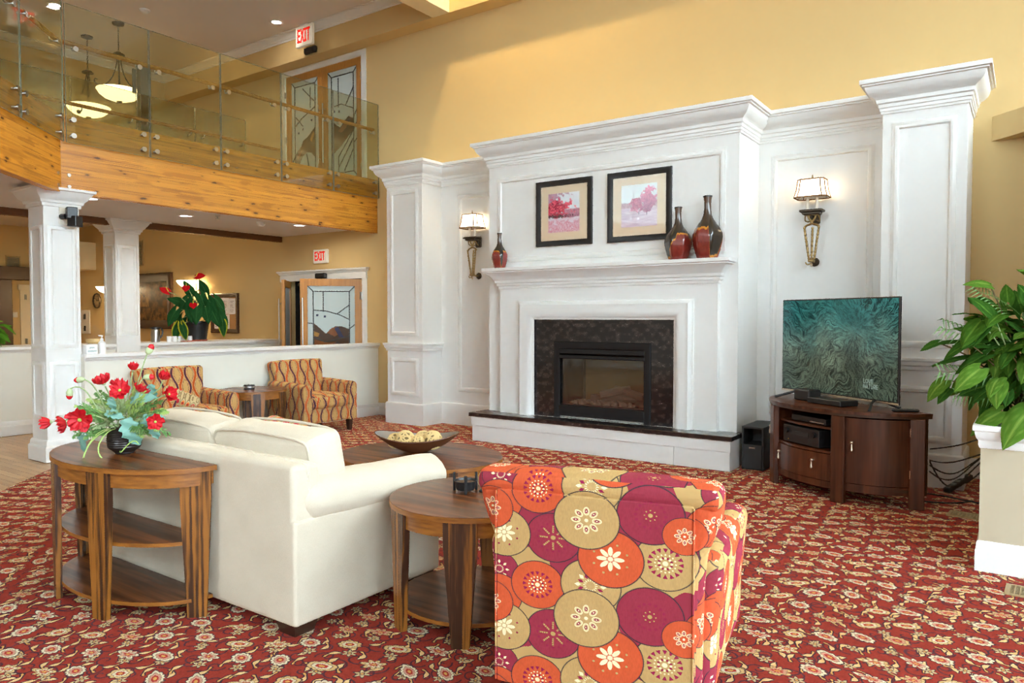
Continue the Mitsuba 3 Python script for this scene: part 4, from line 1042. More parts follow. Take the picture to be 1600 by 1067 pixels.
for a, b, c, d in ((-12.52, -12.33, 1.57, 1.84), (-12.51, -12.27, 1.29, 1.53), (-12.28, -12.05, 1.56, 1.86), (-12.25, -12.03, 1.29, 1.55), (-12.04, -11.85, 1.56, 1.85)):
    pp = part(t, 'paper', box(a, b, YW - 0.017, YW - 0.013, c, d), 'paper')
    part(pp, 'print', cat(*[box(a + 0.03, a + 0.03 + (b - a - 0.06) * r0.uniform(0.5, 1), YW - 0.019, YW - 0.0175, z, z + 0.008) for z in np.arange(c + 0.04, d - 0.05, 0.028)]), 'paper_ink')
t = thing('wall_clock', 'round dark wall clock beyond the white column', 'clock', (-16.97, YW, 1.87))
up = T().rotate([1, 0, 0], 90)
part(t, 'rim', lathe([(0.15, 0.0), (0.17, 0.02), (0.165, 0.045), (0.14, 0.03), (0.14, 0.0)], 32), 'dark_bronze', at=up)
part(t, 'dial', lathe([(0, 0.02), (0.142, 0.02), (0.142, 0.01)], 32), 'brass_vent', at=up)
part(t, 'numerals', cat(*[moved(box(-0.006, 0.006, 0.09, 0.125, 0.02, 0.026), rz=30 * i) for i in range(12)]), 'lead_line', at=up)
part(t, 'hand', cat(moved(box(-0.005, 0.005, -0.01, 0.07, 0.024, 0.028), rz=50), moved(box(-0.004, 0.004, -0.01, 0.10, 0.027, 0.03), rz=-80)), 'lead_line', at=up)
t = thing('air_return', 'cream boxed air grille high on the golden wall, left of the farther column', 'vent', (-17.45, YW, 2.86))
part(t, 'housing', mapped(rect_frame(-0.42, 0.42, -0.30, 0.30, [(-0.10, 0), (-0.10, 0.30), (-0.07, 0.34), (0, 0.34), (0, 0)]), (0, 0, 0), (1, 0, 0), (0, 0, 1), (0, -1, 0)), 'cream_paint')
part(t, 'dark_opening', box(-0.33, 0.33, -0.24, -0.02, -0.21, 0.21), 'dark_box')
for i in range(9):
    part(t, 'slat', moved(cbox(-0.32, 0.32, -0.29, -0.25, -0.01, 0.004, 0.002), 0, 0, -0.18 + i * 0.045), 'steel_grey')
t = thing('wall_grille', 'small dark wall grille right of the farther column', 'vent', (-15.22, YW, 2.84))
part(t, 'frame', mapped(rect_frame(-0.18, 0.20, -0.27, 0.25, [(-0.03, 0), (-0.03, 0.015), (0, 0.015), (0, 0)]), (0, 0, 0), (1, 0, 0), (0, 0, 1), (0, -1, 0)), 'brass_vent')
part(t, 'slats', cat(*[cbox(-0.16, 0.18, -0.012, 0, z, z + 0.02, 0.002) for z in np.arange(-0.25, 0.24, 0.034)]), 'steel_grey')
t = thing('wall_grille', 'small grey grille above the brown portal at far left', 'vent', (-18.6, 7.0, 2.73))
part(t, 'frame', box(0, 0.02, -0.14, 0.14, -0.14, 0.14), 'brass_vent')
part(t, 'slats', cat(*[cbox(0.02, 0.03, -0.12, 0.12, z, z + 0.02, 0.002) for z in np.arange(-0.12, 0.11, 0.034)]), 'steel_grey')
t = thing('intercom', 'cream wall intercom plate beside the tissue box', 'intercom', (-17.5, YW, 1.40))
part(t, 'plate', cbox(-0.20, 0.18, -0.03, 0, -0.27, 0.27, 0.008), 'sign_white')
for z in (-0.15, 0.12): part(t, 'handset', cbox(-0.06, 0.02, -0.05, -0.03, z - 0.06, z + 0.06, 0.008), 'black_plastic')
# portal and door on the far wall
t = thing('wood_portal', 'dark brown timber portal at the far left', 'portal', kind='structure')
part(t, 'header', cbox(-18.6, -18.25, 5.6, 7.85, 2.33, 2.62, 0.01), 'dark_wood')
part(t, 'post', cbox(-18.6, -18.25, 6.55, 6.85, 0, 2.33, 0.01), 'dark_wood')
d3 = thing('door_3', 'cream door with a small red notice at far left, beside the thermostat', 'door', kind='structure')
part(d3, 'casing', cat(cbox(-18.6, -18.56, 7.12, 7.22, 0, 2.15), cbox(-18.6, -18.56, 8.0, 8.04, 0, 2.15), cbox(-18.6, -18.54, 7.08, 8.04, 2.12, 2.24)), 'cream_paint')
part(d3, 'leaf', cbox(-18.6, -18.575, 7.22, 8.0, 0, 2.12), 'cream_paint')
nt = part(d3, 'notice', box(-18.575, -18.572, 7.45, 7.66, 1.32, 1.58), 'paper')
part(nt, 'print', cat(*[box(-18.572, -18.569, 7.48, 7.63, z, z + 0.02) for z in (1.37, 1.44, 1.51)]), 'sign_red')
for z in (0.9, 1.9): part(d3, 'hinge', cbox(-18.58, -18.55, 7.20, 7.25, z, z + 0.12), 'steel_grey')
solo('thermostat', cbox(0, 0.03, -0.05, 0.05, -0.06, 0.06, 0.008), 'white_plastic', 'small white thermostat between portal post and cream door', 'thermostat', loc=(-18.6, 7.02, 1.56))

# things on the farther half wall
CZ = 1.125
t = thing('thermos_jug', 'steel thermos jug with black lid on the farther half wall', 'jug', (-10.85, 5.98, CZ))
part(t, 'body', lathe([(0, 0), (0.06, 0), (0.064, 0.01), (0.064, 0.17), (0.052, 0.20), (0, 0.20)], 24), 'chrome')
part(t, 'lid', cat(lathe([(0.053, 0.198), (0.05, 0.225), (0.03, 0.235), (0, 0.235)], 24), cbox(-0.02, 0.02, -0.085, -0.03, 0.205, 0.225, 0.006)), 'black_plastic')
part(t, 'handle', tube(curve((0, 0.05, 0.22), (0, 0.10, 0.20), (0, 0.105, 0.11), (0, 0.06, 0.06)), 0.012, 8), 'black_plastic')
mug_body = shape(lathe([(0, 0), (0.034, 0), (0.037, 0.008), (0.037, 0.085), (0.033, 0.085), (0.031, 0.01), (0, 0.01)], 20), 'white_plastic')
mug_handle = shape(tube(curve((0.035, 0, 0.07), (0.062, 0, 0.06), (0.06, 0, 0.03), (0.036, 0, 0.018)), 0.005, 7), 'white_plastic')
for i in range(5):
    t = thing('mug', 'white mug on the half wall, ' + ('nearest the thermos', 'second from the thermos', 'middle of its row', 'second from the anthurium', 'nearest the anthurium')[i], 'mug', (-10.8, 6.17 + i * 0.085, CZ), rot=40 + 20 * i, group='white mugs on the farther half wall')
    part(t, 'body', mug_body); part(t, 'handle', mug_handle)
t = thing('glass_jar', 'lidded glass jar beside the farther column', 'jar', (-10.92, 5.12, CZ))
part(t, 'body', lathe([(0.0, 0), (0.09, 0), (0.115, 0.03), (0.12, 0.10), (0.08, 0.17), (0.07, 0.19)], 24), 'glass')
part(t, 'lid', lathe([(0.075, 0.19), (0.07, 0.205), (0.02, 0.225), (0.02, 0.245), (0.03, 0.26), (0, 0.27)], 24), 'glass')
part(t, 'filling', lathe([(0, 0.004), (0.085, 0.004), (0.108, 0.03), (0.11, 0.07), (0, 0.075)], 20), 'wicker')
t = thing('tissue_box', 'white tissue box on the half wall beside the white column', 'tissue box', (-8.27, 3.80, 1.108))
part(t, 'box', cbox(-0.055, 0.055, -0.03, 0.085, 0, 0.10, 0.004), 'white_plastic')
part(t, 'print', cat(box(0.055, 0.057, -0.02, 0.075, 0.02, 0.04), box(0.055, 0.057, 0.0, 0.05, 0.06, 0.075)), 'frosted_glass')
t = thing('soap_bottle', 'white pump bottle on the half wall beside the tissue box', 'bottle', (-8.27, 3.955, 1.108))
part(t, 'body', lathe([(0, 0), (0.034, 0), (0.037, 0.01), (0.037, 0.115), (0.015, 0.14), (0, 0.14)], 20), 'white_plastic')
part(t, 'pump', cat(lathe([(0, 0.14), (0.016, 0.14), (0.016, 0.16), (0.006, 0.165), (0.006, 0.185), (0, 0.185)], 12), cbox(-0.012, 0.012, -0.035, 0.012, 0.185, 0.20, 0.004)), 'white_plastic')
solo('magazine', cat(cbox(-0.10, 0.10, -0.07, 0.07, 0, 0.006, 0.002), moved(cbox(-0.10, 0.10, -0.07, 0.07, 0.006, 0.012, 0.002), rz=9)), 'terracotta', 'thin red brochures lying below the anthurium pot', 'magazine', loc=(-10.72, 6.42, CZ), rot=70)

# ------------------------------------------------------------------ leaves
def heart_leaf(w=0.42, lobes=0.16, droop=0.25, fold=0.25, seed=0, n=9, m=6, c0=(0.06, 0.16, 0.02), c1=(0.22, 0.38, 0.06), edge=None):
    """a leaf of length 1 along +y, face up; colours run from blade c0 to veins c1"""
    ts = np.linspace(0, 1, n)
    v, col = [], []
    rr = np.random.RandomState(seed)
    for i, t in enumerate(ts):
        half = w * (np.sin(np.pi * min(t * 0.92 + 0.08, 1)) ** 0.75) * (1.18 - 0.62 * t)
        for j in range(-m, m + 1):
            s = j / m
            y = t - lobes * abs(s) ** 1.5 * (1 - t) ** 3 * 1.5
            x = half * s
            z = fold * abs(s) * half - droop * t ** 1.8 - 0.05 * abs(s) ** 3 + 0.015 * math.sin(9 * t + 4 * s + seed)
            v.append([x, y, z])
            vein = max(0, 1 - abs(s) * 7) + 0.45 * max(0, 1 - abs(((t * 5 - abs(s) * 1.2) % 1) - 0.5) * 7)
            k = min(1, vein) * 0.75 + 0.12 * rr.rand()
            c = R3(c0) * (1 - k) + R3(c1) * k
            if edge is not None and (abs(s) > 0.82 or t > 0.9): c = R3(edge)
            col.append(c)
    f = []
    W = 2 * m + 1
    for i in range(n - 1):
        for j in range(W - 1):
            a = i * W + j
            f += [[a, a + 1, a + W + 1], [a, a + W + 1, a + W]]
    mesh = trimesh.Trimesh(R3(v), f, process=False)
    return mikit.ply(mesh, 'leaf', True, color=R3(col))

# big mixed plant on the planter wall
PLX, PLY, PLZ = -0.22, 5.12, 0.865
t = thing('planter_wall', 'cream planter wall with white cap and base at the right edge', 'planter')
px1 = 0.82
part(t, 'body', box(PLX, px1, PLY, PLY + 0.62, 0, PLZ - 0.02), 'cream_wall')
ring = [(PLX, PLY), (px1, PLY), (px1, PLY + 0.62), (PLX, PLY + 0.62)]
part(t, 'cap', cat(sweep(ring, lift([(0, 0), (0.006, 0), (0.012, 0.02), (0.012, 0.045), (0.022, 0.06), (0.03, 0.09), (0.03, 0.10), (0.04, 0.105), (0.04, 0.135), (0, 0.135)], PLZ - 0.135), True), rect_frame(PLX, px1, PLY, PLY + 0.62, [(-0.10, PLZ - 0.03), (-0.10, PLZ), (0, PLZ), (0, PLZ - 0.03)])), 'white_paint')
part(t, 'base', sweep(ring, [(0, 0), (0.018, 0), (0.018, 0.12), (0.012, 0.13), (0.012, 0.165), (0.004, 0.18), (0, 0.18)], True), 'white_paint')
part(t, 'soil', box(PLX + 0.1, px1 - 0.1, PLY + 0.1, PLY + 0.52, PLZ - 0.05, PLZ - 0.022), 'soil')
part(t, 'brick_edge', cbox(-0.10, 0.24, PLY + 0.07, PLY + 0.12, PLZ - 0.03, PLZ + 0.035, 0.006), 'terracotta')
VAR = [heart_leaf(0.36, 0.2, 0.35, 0.15, 1, c0=(0.040, 0.115, 0.013), c1=(0.15, 0.28, 0.04)), heart_leaf(0.33, 0.22, 0.2, 0.3, 2, c0=(0.026, 0.088, 0.012), c1=(0.10, 0.21, 0.03)),
       heart_leaf(0.38, 0.18, 0.5, 0.1, 3, c0=(0.08, 0.19, 0.022), c1=(0.27, 0.42, 0.08)), heart_leaf(0.30, 0.2, 0.1, 0.35, 4, c0=(0.025, 0.085, 0.014), c1=(0.09, 0.20, 0.03))]
def leafy(t, centre, radii, n, s0, s1, rr, root, variants, stems=True, zmin=None, view=(0.04, -1, 0.1), face=0.55):
    k = 0
    while k < n:
        d = R3([rr.gauss(0, 1) for _ in range(3)])
        d /= np.linalg.norm(d)
        q = rr.uniform(0.35, 1.0)
        p = R3(centre) + R3(radii) * d * q
        if zmin and p[2] < zmin: continue
        out = (p - R3(centre)) / R3(radii)
        out = out / (np.linalg.norm(out) + 1e-6)
        dirv = out * 0.8 + R3([rr.uniform(-.5, .5), rr.uniform(-.5, .5), -0.35 + rr.uniform(-.5, .4)])
        up = R3([0, 0, 0.8]) + R3(view) * face + R3([rr.uniform(-.5, .5) for _ in range(3)]) + out * 0.5
        s = rr.uniform(s0, s1)
        part(t, 'leaf', variants[rr.randrange(len(variants))], at=aim(p, dirv, up, s))
        if stems and k % 2 == 0:
            r = R3(root) + R3([rr.uniform(-.08, .08), rr.uniform(-.08, .08), 0])
            part(t, 'stem', tube(curve(r, (r * 0.5 + p * 0.5) + R3([0, 0, 0.10]), p, n=7), [0.007, 0.006, 0.006, 0.005, 0.005, 0.004, 0.004], 5), 'brown_stem' if k % 4 else 'stem_green')
        k += 1
t = thing('leafy_plant', 'tall bushy green plant with heart-shaped leaves on the planter wall', 'plant')
rr = random.Random(11)
leafy(t, (0.04, 5.40, 1.26), (0.43, 0.34, 0.40), 262, 0.11, 0.20, rr, (0.05, 5.42, 0.84), VAR, zmin=0.86)
leafy(t, (0.34, 5.40, 1.3), (0.42, 0.32, 0.40), 30, 0.11, 0.19, rr, (0.3, 5.42, 0.84), VAR, zmin=0.86)
for p, d, s in (((-0.20, 5.36, 1.70), (-0.3, -0.2, 0.15), 0.13), ((0.0, 5.40, 1.76), (-0.1, -0.5, 0.3), 0.15), ((0.03, 5.40, 1.80), (0.7, -0.3, 0.1), 0.12), ((-0.47, 5.36, 1.34), (-0.8, -0.2, -0.3), 0.11), ((-0.43, 5.36, 1.10), (-0.6, -0.4, -0.5), 0.15), ((-0.40, 5.36, 1.05), (-0.5, -0.4, -0.6), 0.12), ((0.02, 5.14, 0.98), (-0.2, -0.3, -0.2), 0.26), ((0.10, 5.16, 1.05), (0.1, -0.3, -0.6), 0.28), ((-0.12, 5.15, 0.95), (-0.7, -0.2, -0.35), 0.2)):
    part(t, 'leaf', VAR[2 if s > 0.12 else 1], at=aim(p, d, (0.0, -0.6, 0.8), s))
    part(t, 'stem', tube(curve((0.0, 5.42, 0.86), ((p[0]) * 0.5, 5.4, 0.6 * p[2] + 0.4), p, n=8), 0.005, 5), 'brown_stem')
def frond(n=12, L=0.55):
    ms = [tube(curve((0, 0, 0), (0, L * 0.5, 0.02), (0, L, -0.10), n=8), [0.005, .005, .004, .004, .003, .003, .002, .002], 5)]
    for i in range(n):
        y = L * (0.25 + 0.72 * i / n)
        for s in (-1, 1):
            l = 0.17 * (1 - 0.5 * abs(i / n - 0.4))
            ms.append(trimesh.Trimesh(R3([[0, y - 0.004, -0.10 * (y / L) ** 2], [s * l * 0.5, y + l * 0.35 + 0.006, -0.02], [s * l * 0.5, y + l * 0.35 - 0.007, -0.02], [s * l, y + l * 0.55, -0.09]]), [[0, 2, 1], [1, 2, 3], [0, 1, 2], [1, 3, 2]], process=False))
    return cat(*ms)
fr = shape(frond(), 'fern_green')
for p, d, s in (((-0.02, 5.38, 1.30), (-0.8, -0.15, 0.35), 0.85), ((-0.02, 5.38, 1.15), (-0.8, -0.3, 0.1), 0.85), ((0.0, 5.4, 1.45), (-0.6, -0.2, 0.6), 0.7), ((0.05, 5.4, 1.5), (0.1, -0.3, 0.8), 0.6), ((0, 5.38, 1.05), (-0.9, -0.2, 0.0), 0.7), ((0.1, 5.4, 1.4), (0.5, -0.4, 0.6), 0.8)):
    part(t, 'frond', fr, at=aim(p, d, (0, -0.5, 1), s))

# anthurium in a black pot on the farther half wall
t = thing('anthurium_plant', 'anthurium with red blooms in a black pot on the farther half wall', 'plant', (-10.86, 6.66, CZ))
part(t, 'saucer', lathe([(0, 0), (0.15, 0), (0.17, 0.02), (0.16, 0.025), (0, 0.02)], 24), 'terracotta')
part(t, 'pot', lathe([(0, 0.02), (0.15, 0.02), (0.185, 0.28), (0.195, 0.285), (0.195, 0.315), (0.175, 0.315), (0.17, 0.26), (0, 0.26)], 28), 'black_plastic')
AV = [heart_leaf(0.34, 0.3, 0.25, 0.12, 5, c0=(0.012, 0.060, 0.018), c1=(0.035, 0.12, 0.035)), heart_leaf(0.36, 0.3, 0.4, 0.1, 6, c0=(0.016, 0.075, 0.022), c1=(0.045, 0.14, 0.045)),
      heart_leaf(0.33, 0.3, 0.4, 0.1, 7, c0=(0.012, 0.06, 0.016), c1=(0.05, 0.12, 0.03), edge=(0.40, 0.38, 0.03))]
V = R3([0.80, -0.57, 0.15])               # the side turned to the lounge
RIGHT = R3([0.61, 0.79, 0.0])
def anth(px, py, depth): return RIGHT * (px - 306) / 86 + R3([V[0], V[1], 0]) * depth + R3([0, 0, (529 - py) / 86])
for i, (px, py, tx, ty, dp, s) in enumerate(((282, 487, -0.5, -1, .2, .33), (296, 470, -0.7, -1, .05, .30), (300, 480, 0.1, -1, .25, .34), (312, 466, 0.4, -1, .1, .30), (322, 472, 0.5, -0.9, .12, .34), (330, 470, 0.7, -0.8, .05, .30), (326, 486, 0.5, -1, .25, .36), (309, 482, -0.1, -1, .3, .33), (319, 482, 0.2, -1, .28, .34), (336, 492, 0.5, -1, .15, .33), (340, 503, 0.1, -1, .2, .28), (290, 507, 0.3, -1, .3, .28), (284, 508, -0.2, -1, .25, .30),
                                             (290, 478, -0.6, 0.4, -.1, .30), (318, 462, -0.2, 0.6, -.1, .28), (300, 465, -0.3, 0.8, -.05, .28), (305, 486, -0.4, -1, .0, .34), (334, 482, 0.2, -1, -.1, .34), (287, 498, -0.4, -1, -.1, .32))):
    p = anth(px, py, dp)
    d_ = RIGHT * tx + R3([V[0], V[1], 0]) * 0.45 + R3([0, 0, ty * 0.9])
    part(t, 'leaf', AV[2 if py > 502 else i % 2], at=aim(p, d_, (V[0] + 0.2 * tx, V[1] + 0.2 * tx, 0.55), s * 0.82))
    part(t, 'stem', tube(curve((0, 0, 0.28), p * [0.5, 0.5, 0.75] + R3([0, 0, 0.12]), p, n=7), 0.006, 5), 'stem_green')
for px, py, tip in ((274, 463, (-0.5, -0.5, 0.4)), (296, 455, (0.4, -0.3, -0.3)), (307, 441, (0.6, 0.3, 0.1)), (304, 478, (0.5, -0.3, -0.3))):
    p = anth(px, py, 0.32 if py > 450 else 0.1)
    b = part(t, 'bloom', heart_leaf(0.42, 0.2, 0.1, 0.15, 8, c0=(0.50, 0.008, 0.015), c1=(0.62, 0.03, 0.03)), at=aim(p, tip, (V[0], V[1], 0.6), 0.15))
    part(b, 'spike', tube([p + R3([0, 0, 0.005]), p + R3(tip) * 0.05 + R3([0, 0, 0.06])], [0.008, 0.004], 7), 'yellow_spike')
    part(t, 'stem', tube(curve((0, 0, 0.28), p * [0.5, 0.5, 0.8] + R3([0, 0, 0.05]), p, n=7), 0.005, 5), 'stem_green')
t = thing('croton_plant', 'bright green broad-leaved plant on the half wall at the left edge', 'plant', (-10.9, 3.78, CZ))
part(t, 'pot', lathe([(0, 0), (0.12, 0), (0.15, 0.10), (0.14, 0.10), (0, 0.09)], 24), 'black_plastic')
GV = [heart_leaf(0.24, 0.02, 0.3, 0.2, 12, c0=(0.10, 0.26, 0.02), c1=(0.30, 0.50, 0.05)), heart_leaf(0.22, 0.02, 0.15, 0.3, 13, c0=(0.06, 0.19, 0.015), c1=(0.20, 0.40, 0.04))]
rr = random.Random(5)
leafy(t, (0, 0, 0.24), (0.22, 0.26, 0.17), 46, 0.16, 0.24, rr, (0, 0, 0.09), GV, zmin=0.05, view=(0.9, -0.4, 0.2))

# ------------------------------------------------------------------ above the mantel
for name, x0, x1, z0, z1, art, label in (('framed_picture', -4.775, -4.03, 2.33, 3.083, 'art_thicket', 'black framed print of a red thicket by water, left of the two above the mantel'),
                                         ('framed_picture', -3.832, -3.083, 2.325, 3.083, 'art_trees', 'black framed print of two pink trees, right of the two above the mantel')):
    t = picture_frame(name, x0, x1, z0, z1, BY, 0.062, 0.035, 'black_plastic', label, 'picture', [(-0.062, 0), (-0.062, 0.018), (-0.05, 0.022), (-0.022, 0.032), (0, 0.030), (0, 0)])
    canvas(t, 'mat_board', x0 + 0.06, x1 - 0.06, z0 + 0.06, z1 - 0.06, BY - 0.010, 'mat_board')
    canvas(t, 'print', x0 + 0.165, x1 - 0.165, z0 + 0.155, z1 - 0.150, BY - 0.014, art)
    part(t, 'glazing', mapped(box(x0 + 0.055, x1 - 0.055, z0 + 0.055, z1 - 0.055, 0.0165, 0.0175), (0, BY, 0), (1, 0, 0), (0, 0, 1), (0, -1, 0)), 'glass', False)

def vase(x, y, h, r, label, rot):
    """a six-sided bottle vase"""
    prof = [(0.58, 0), (0.66, 0.01), (0.80, 0.10), (0.93, 0.22), (1.0, 0.33), (0.97, 0.40), (0.82, 0.48), (0.58, 0.56), (0.38, 0.63), (0.27, 0.70), (0.225, 0.80), (0.225, 0.92), (0.27, 0.985), (0.275, 1.0), (0.19, 1.0)]
    n = 36
    vs, uv = [], []
    for rad, z in prof:
        for j in range(n + 1):
            a = 2 * math.pi * j / n
            k = math.cos(math.pi / 6) / math.cos((a % (math.pi / 3)) - math.pi / 6)       # hexagon
            flat = min(1, max(0, (0.60 - z) / 0.2))
            rr_ = rad * r * (k * flat + (1 - flat))
            vs.append([rr_ * math.cos(a), rr_ * math.sin(a), z * h]); uv.append([j * 6 / n + 7 * x, z])
    f = []
    for i in range(len(prof) - 1):
        for j in range(n):
            a = i * (n + 1) + j
            f += [[a, a + 1, a + n + 2], [a, a + n + 2, a + n + 1]]
    t = thing('bottle_vase', label, 'vase', (x, y, 2.09), rot, group=None)
    part(t, 'body', trimesh.Trimesh(R3(vs), f, process=False), 'glaze', True, uv=R3(uv))
    part(t, 'rim', lathe([(0.22 * r, h * 0.985), (0.29 * r, h * 0.985), (0.29 * r, h * 1.005), (0.20 * r, h * 1.005)], 24), 'black_plastic')
vase(-5.24, 7.17, 0.425, 0.105, 'small red and brown bottle vase alone at the left end of the mantel', 12)
vase(-2.965, 7.17, 0.54, 0.140, 'middle-sized red and brown bottle vase on the mantel, in front of the right print', 20)
vase(-2.655, 7.17, 0.625, 0.155, 'tallest red and brown bottle vase at the right end of the mantel', 5)

# ------------------------------------------------------------------ wooden tables of one family
def tapered_leg(h, w0, w1, th):
    """wide face looks along +x, tapering downwards"""
    pts = [(-w0 / 2, h), (w0 / 2, h), (w0 / 2, h * 0.80), (w1 / 2, 0), (-w1 / 2, 0), (-w0 / 2, h * 0.80)]
    m = extrude(pts, th)
    return mapped(m, (-th, 0, 0), (0, 1, 0), (0, 0, 1), (1, 0, 0))
def ellipse(a, b, n=72, t0=0.0, t1=2 * math.pi):
    return [(a * math.cos(t), b * math.sin(t)) for t in np.linspace(t0, t1, n, endpoint=abs(t1 - t0) < 6.28)]
def disc(pts, z0, z1, c=0.006):
    s = 1 - c / max(np.abs(R3(pts)).max(), 0.1)
    P = Polygon(pts)
    return cat(extrude(pts, z1 - z0 - c, z0), extrude(list(P.buffer(-c).exterior.coords)[:-1], c, z1 - c)) if False else extrude(pts, z1 - z0, z0)
def round_table(name, label, loc, a, b, top, legs, shelves, cat_='side table', rot=0, legw=0.155, half=False, ap=0.075):
    t = thing(name, label, cat_, loc, rot)
    arc = lambda s: ellipse(a * s, b * s, 48, math.pi, 2 * math.pi) if half else ellipse(a * s, b * s)
    P = arc(1.0)
    part(t, 'table_top', extrude(P, 0.018, top - 0.018), 'table_wood')
    part(t, 'edge_band', trimesh.creation.extrude_polygon(Polygon([(x * 1.004, y * 1.004) for x, y in P], [[(x * 0.93, y * 0.93 - (0.004 if half else 0)) for x, y in P]]) if not half else Polygon(arc(1.004) + arc(0.96)[::-1]), 0.024, engine='earcut').apply_translation([0, 0, top - 0.026]), 'edge_wood')
    part(t, 'apron', trimesh.creation.extrude_polygon(Polygon(arc(0.955), [arc(0.90)]) if not half else Polygon(arc(0.955) + arc(0.90)[::-1]), ap, engine='earcut').apply_translation([0, 0, top - 0.024 - ap]), 'edge_wood')
    if half: part(t, 'back_rail', box(-a * 0.95, a * 0.95, -0.03, -0.008, top - 0.10, top - 0.024), 'dark_wood')
    for z, s in shelves:
        part(t, 'shelf', extrude(arc(s), 0.020, z), 'table_wood')
        part(t, 'shelf_edge', trimesh.creation.extrude_polygon(Polygon(arc(s * 1.006), [arc(s * 0.96)]) if not half else Polygon(arc(s * 1.006) + arc(s * 0.96)[::-1]), 0.018, engine='earcut').apply_translation([0, 0, z + 0.0015]), 'edge_wood')
    for th in legs:
        q = math.radians(th)
        x, y = a * 0.975 * math.cos(q), b * 0.975 * math.sin(q)
        nrm = math.degrees(math.atan2(y / b ** 2, x / a ** 2))
        part(t, 'leg', moved(tapered_leg(top - 0.024, legw, legw * 0.52, 0.035), x, y, 0, rz=nrm), 'leg_wood')
    return t
dt = round_table('half_round_table', 'half-round wooden table with two shelves behind the sofa, carrying the poppies', (-3.975, 2.135, 0), 0.655, 0.415, 0.762, (), [(0.365, 0.90), (0.075, 0.92)], half=True)
for th, w in ((-8, 0.145), (-69, 0.145), (-115, 0.145), (-172, 0.145)):
    q = math.radians(th)
    x, y = 0.655 * 0.985 * math.cos(q), 0.415 * 0.985 * math.sin(q)
    nrm = math.degrees(math.atan2(y / 0.415 ** 2, x / 0.655 ** 2))
    if th in (-8, -172): x, y, nrm = (0.60 if th == -8 else -0.60), -0.085, (-42 if th == -8 else -138)
    part(dt, 'leg', moved(tapered_leg(0.738, w, w * 0.62, 0.03), x, y, 0, rz=nrm), 'leg_wood')
round_table('round_side_table', 'round wooden side table between the sofa arm and the disc-patterned chair', (-2.272, 2.905, 0), 0.432, 0.432, 0.602, (-62, -116, 62, 116), [(0.085, 0.90)])
round_table('round_side_table', 'round wooden side table between the two striped armchairs', (-7.73, 5.47, 0), 0.40, 0.40, 0.625, (-27, 27, 153, 207), [(0.10, 0.88)])
round_table('oval_coffee_table', 'oval wooden coffee table with the brown bowl, beyond the sofa', (-3.80, 4.17, 0), 0.665, 0.56, 0.45, (-35, 35, 145, 215), [(0.10, 0.85)], cat_='coffee table')

# coasters and small things on the tables
t = thing('coaster_holder', 'black round coaster holder with upright posts on the side table by the sofa', 'coaster set', (-2.36, 2.93, 0.602))
part(t, 'dish', lathe([(0, 0.012), (0.045, 0.012), (0.05, 0.02), (0.058, 0.055), (0.062, 0.06), (0.055, 0.06), (0.045, 0.025), (0, 0.022)], 28), 'black_plastic')
for i in range(4): part(t, 'coaster', lathe([(0, 0.024 + 0.007 * i), (0.048, 0.024 + 0.007 * i), (0.048, 0.030 + 0.007 * i), (0, 0.030 + 0.007 * i)], 28), 'dark_wood')
for a in (-50, 70, 190):
    c, s = math.cos(math.radians(a)), math.sin(math.radians(a))
    part(t, 'post', cbox(-0.008, 0.008, -0.005, 0.005, 0.0, 0.095, 0.003), 'black_plastic', at=T().translate([0.066 * c, 0.066 * s, 0]).rotate([0, 0, 1], a + 90))
solo('pepper_clip', cat(moved(trimesh.creation.cone(0.03, 0.05, sections=4), 0, 0, 0), cbox(-0.035, 0.035, -0.02, 0.02, 0, 0.012, 0.004)), 'black_plastic', 'small black wedge beside the coaster holder', 'coaster', loc=(-2.27, 2.99, 0.602), rot=20)
t = thing('coaster_stack', 'small dark coaster stack on the table between striped armchairs', 'coaster set', (-7.76, 5.44, 0.625))
for i in range(3): part(t, 'coaster', lathe([(0, 0.02 * i), (0.062, 0.02 * i), (0.064, 0.008 + 0.02 * i), (0.062, 0.015 + 0.02 * i), (0, 0.015 + 0.02 * i)], 24), 'chrome' if i % 2 else 'black_plastic')

# bowl with wicker balls
bt = thing('oval_bowl', 'wide hammered bowl with silver inside and brown outside on the coffee table', 'bowl', (-3.90, 4.24, 0.45), rot=30)
prof = [(0.0, 0.0), (0.08, 0.0), (0.15, 0.014), (0.23, 0.042), (0.30, 0.078), (0.335, 0.102)]
def boat(p, n=56, dz=0.0):
    m = lathe(p, n, 1.0, 0.66)
    v = R3(m.vertices)
    v[:, 2] += 0.42 * (v[:, 0] ** 2) + dz
    m.vertices = v
    return m
part(bt, 'outside', boat(prof), 'bowl_brown', True)
part(bt, 'inside', boat([(r * 0.985, z + 0.006) for r, z in prof]), 'bowl_silver', True)
part(bt, 'rim', boat([(0.330, 0.105), (0.336, 0.099), (0.339, 0.104), (0.334, 0.110), (0.330, 0.105)]), 'bowl_brown', True)
def wicker_ball(r, seed):
    q = np.random.RandomState(seed)
    ms = [trimesh.creation.icosphere(2, r * 0.90)]
    for i in range(20):
        a = q.normal(size=3); a /= np.linalg.norm(a)
        b = np.cross(a, q.normal(size=3)); b /= np.linalg.norm(b)
        c = np.cross(a, b)
        ms.append(tube([r * (math.cos(x) * b + math.sin(x) * c) for x in np.linspace(0, 2 * math.pi, 22)], r * 0.075, 5))
    return cat(*ms)
pbr('wicker_core', (0.16, 0.10, 0.035), rough=0.9)
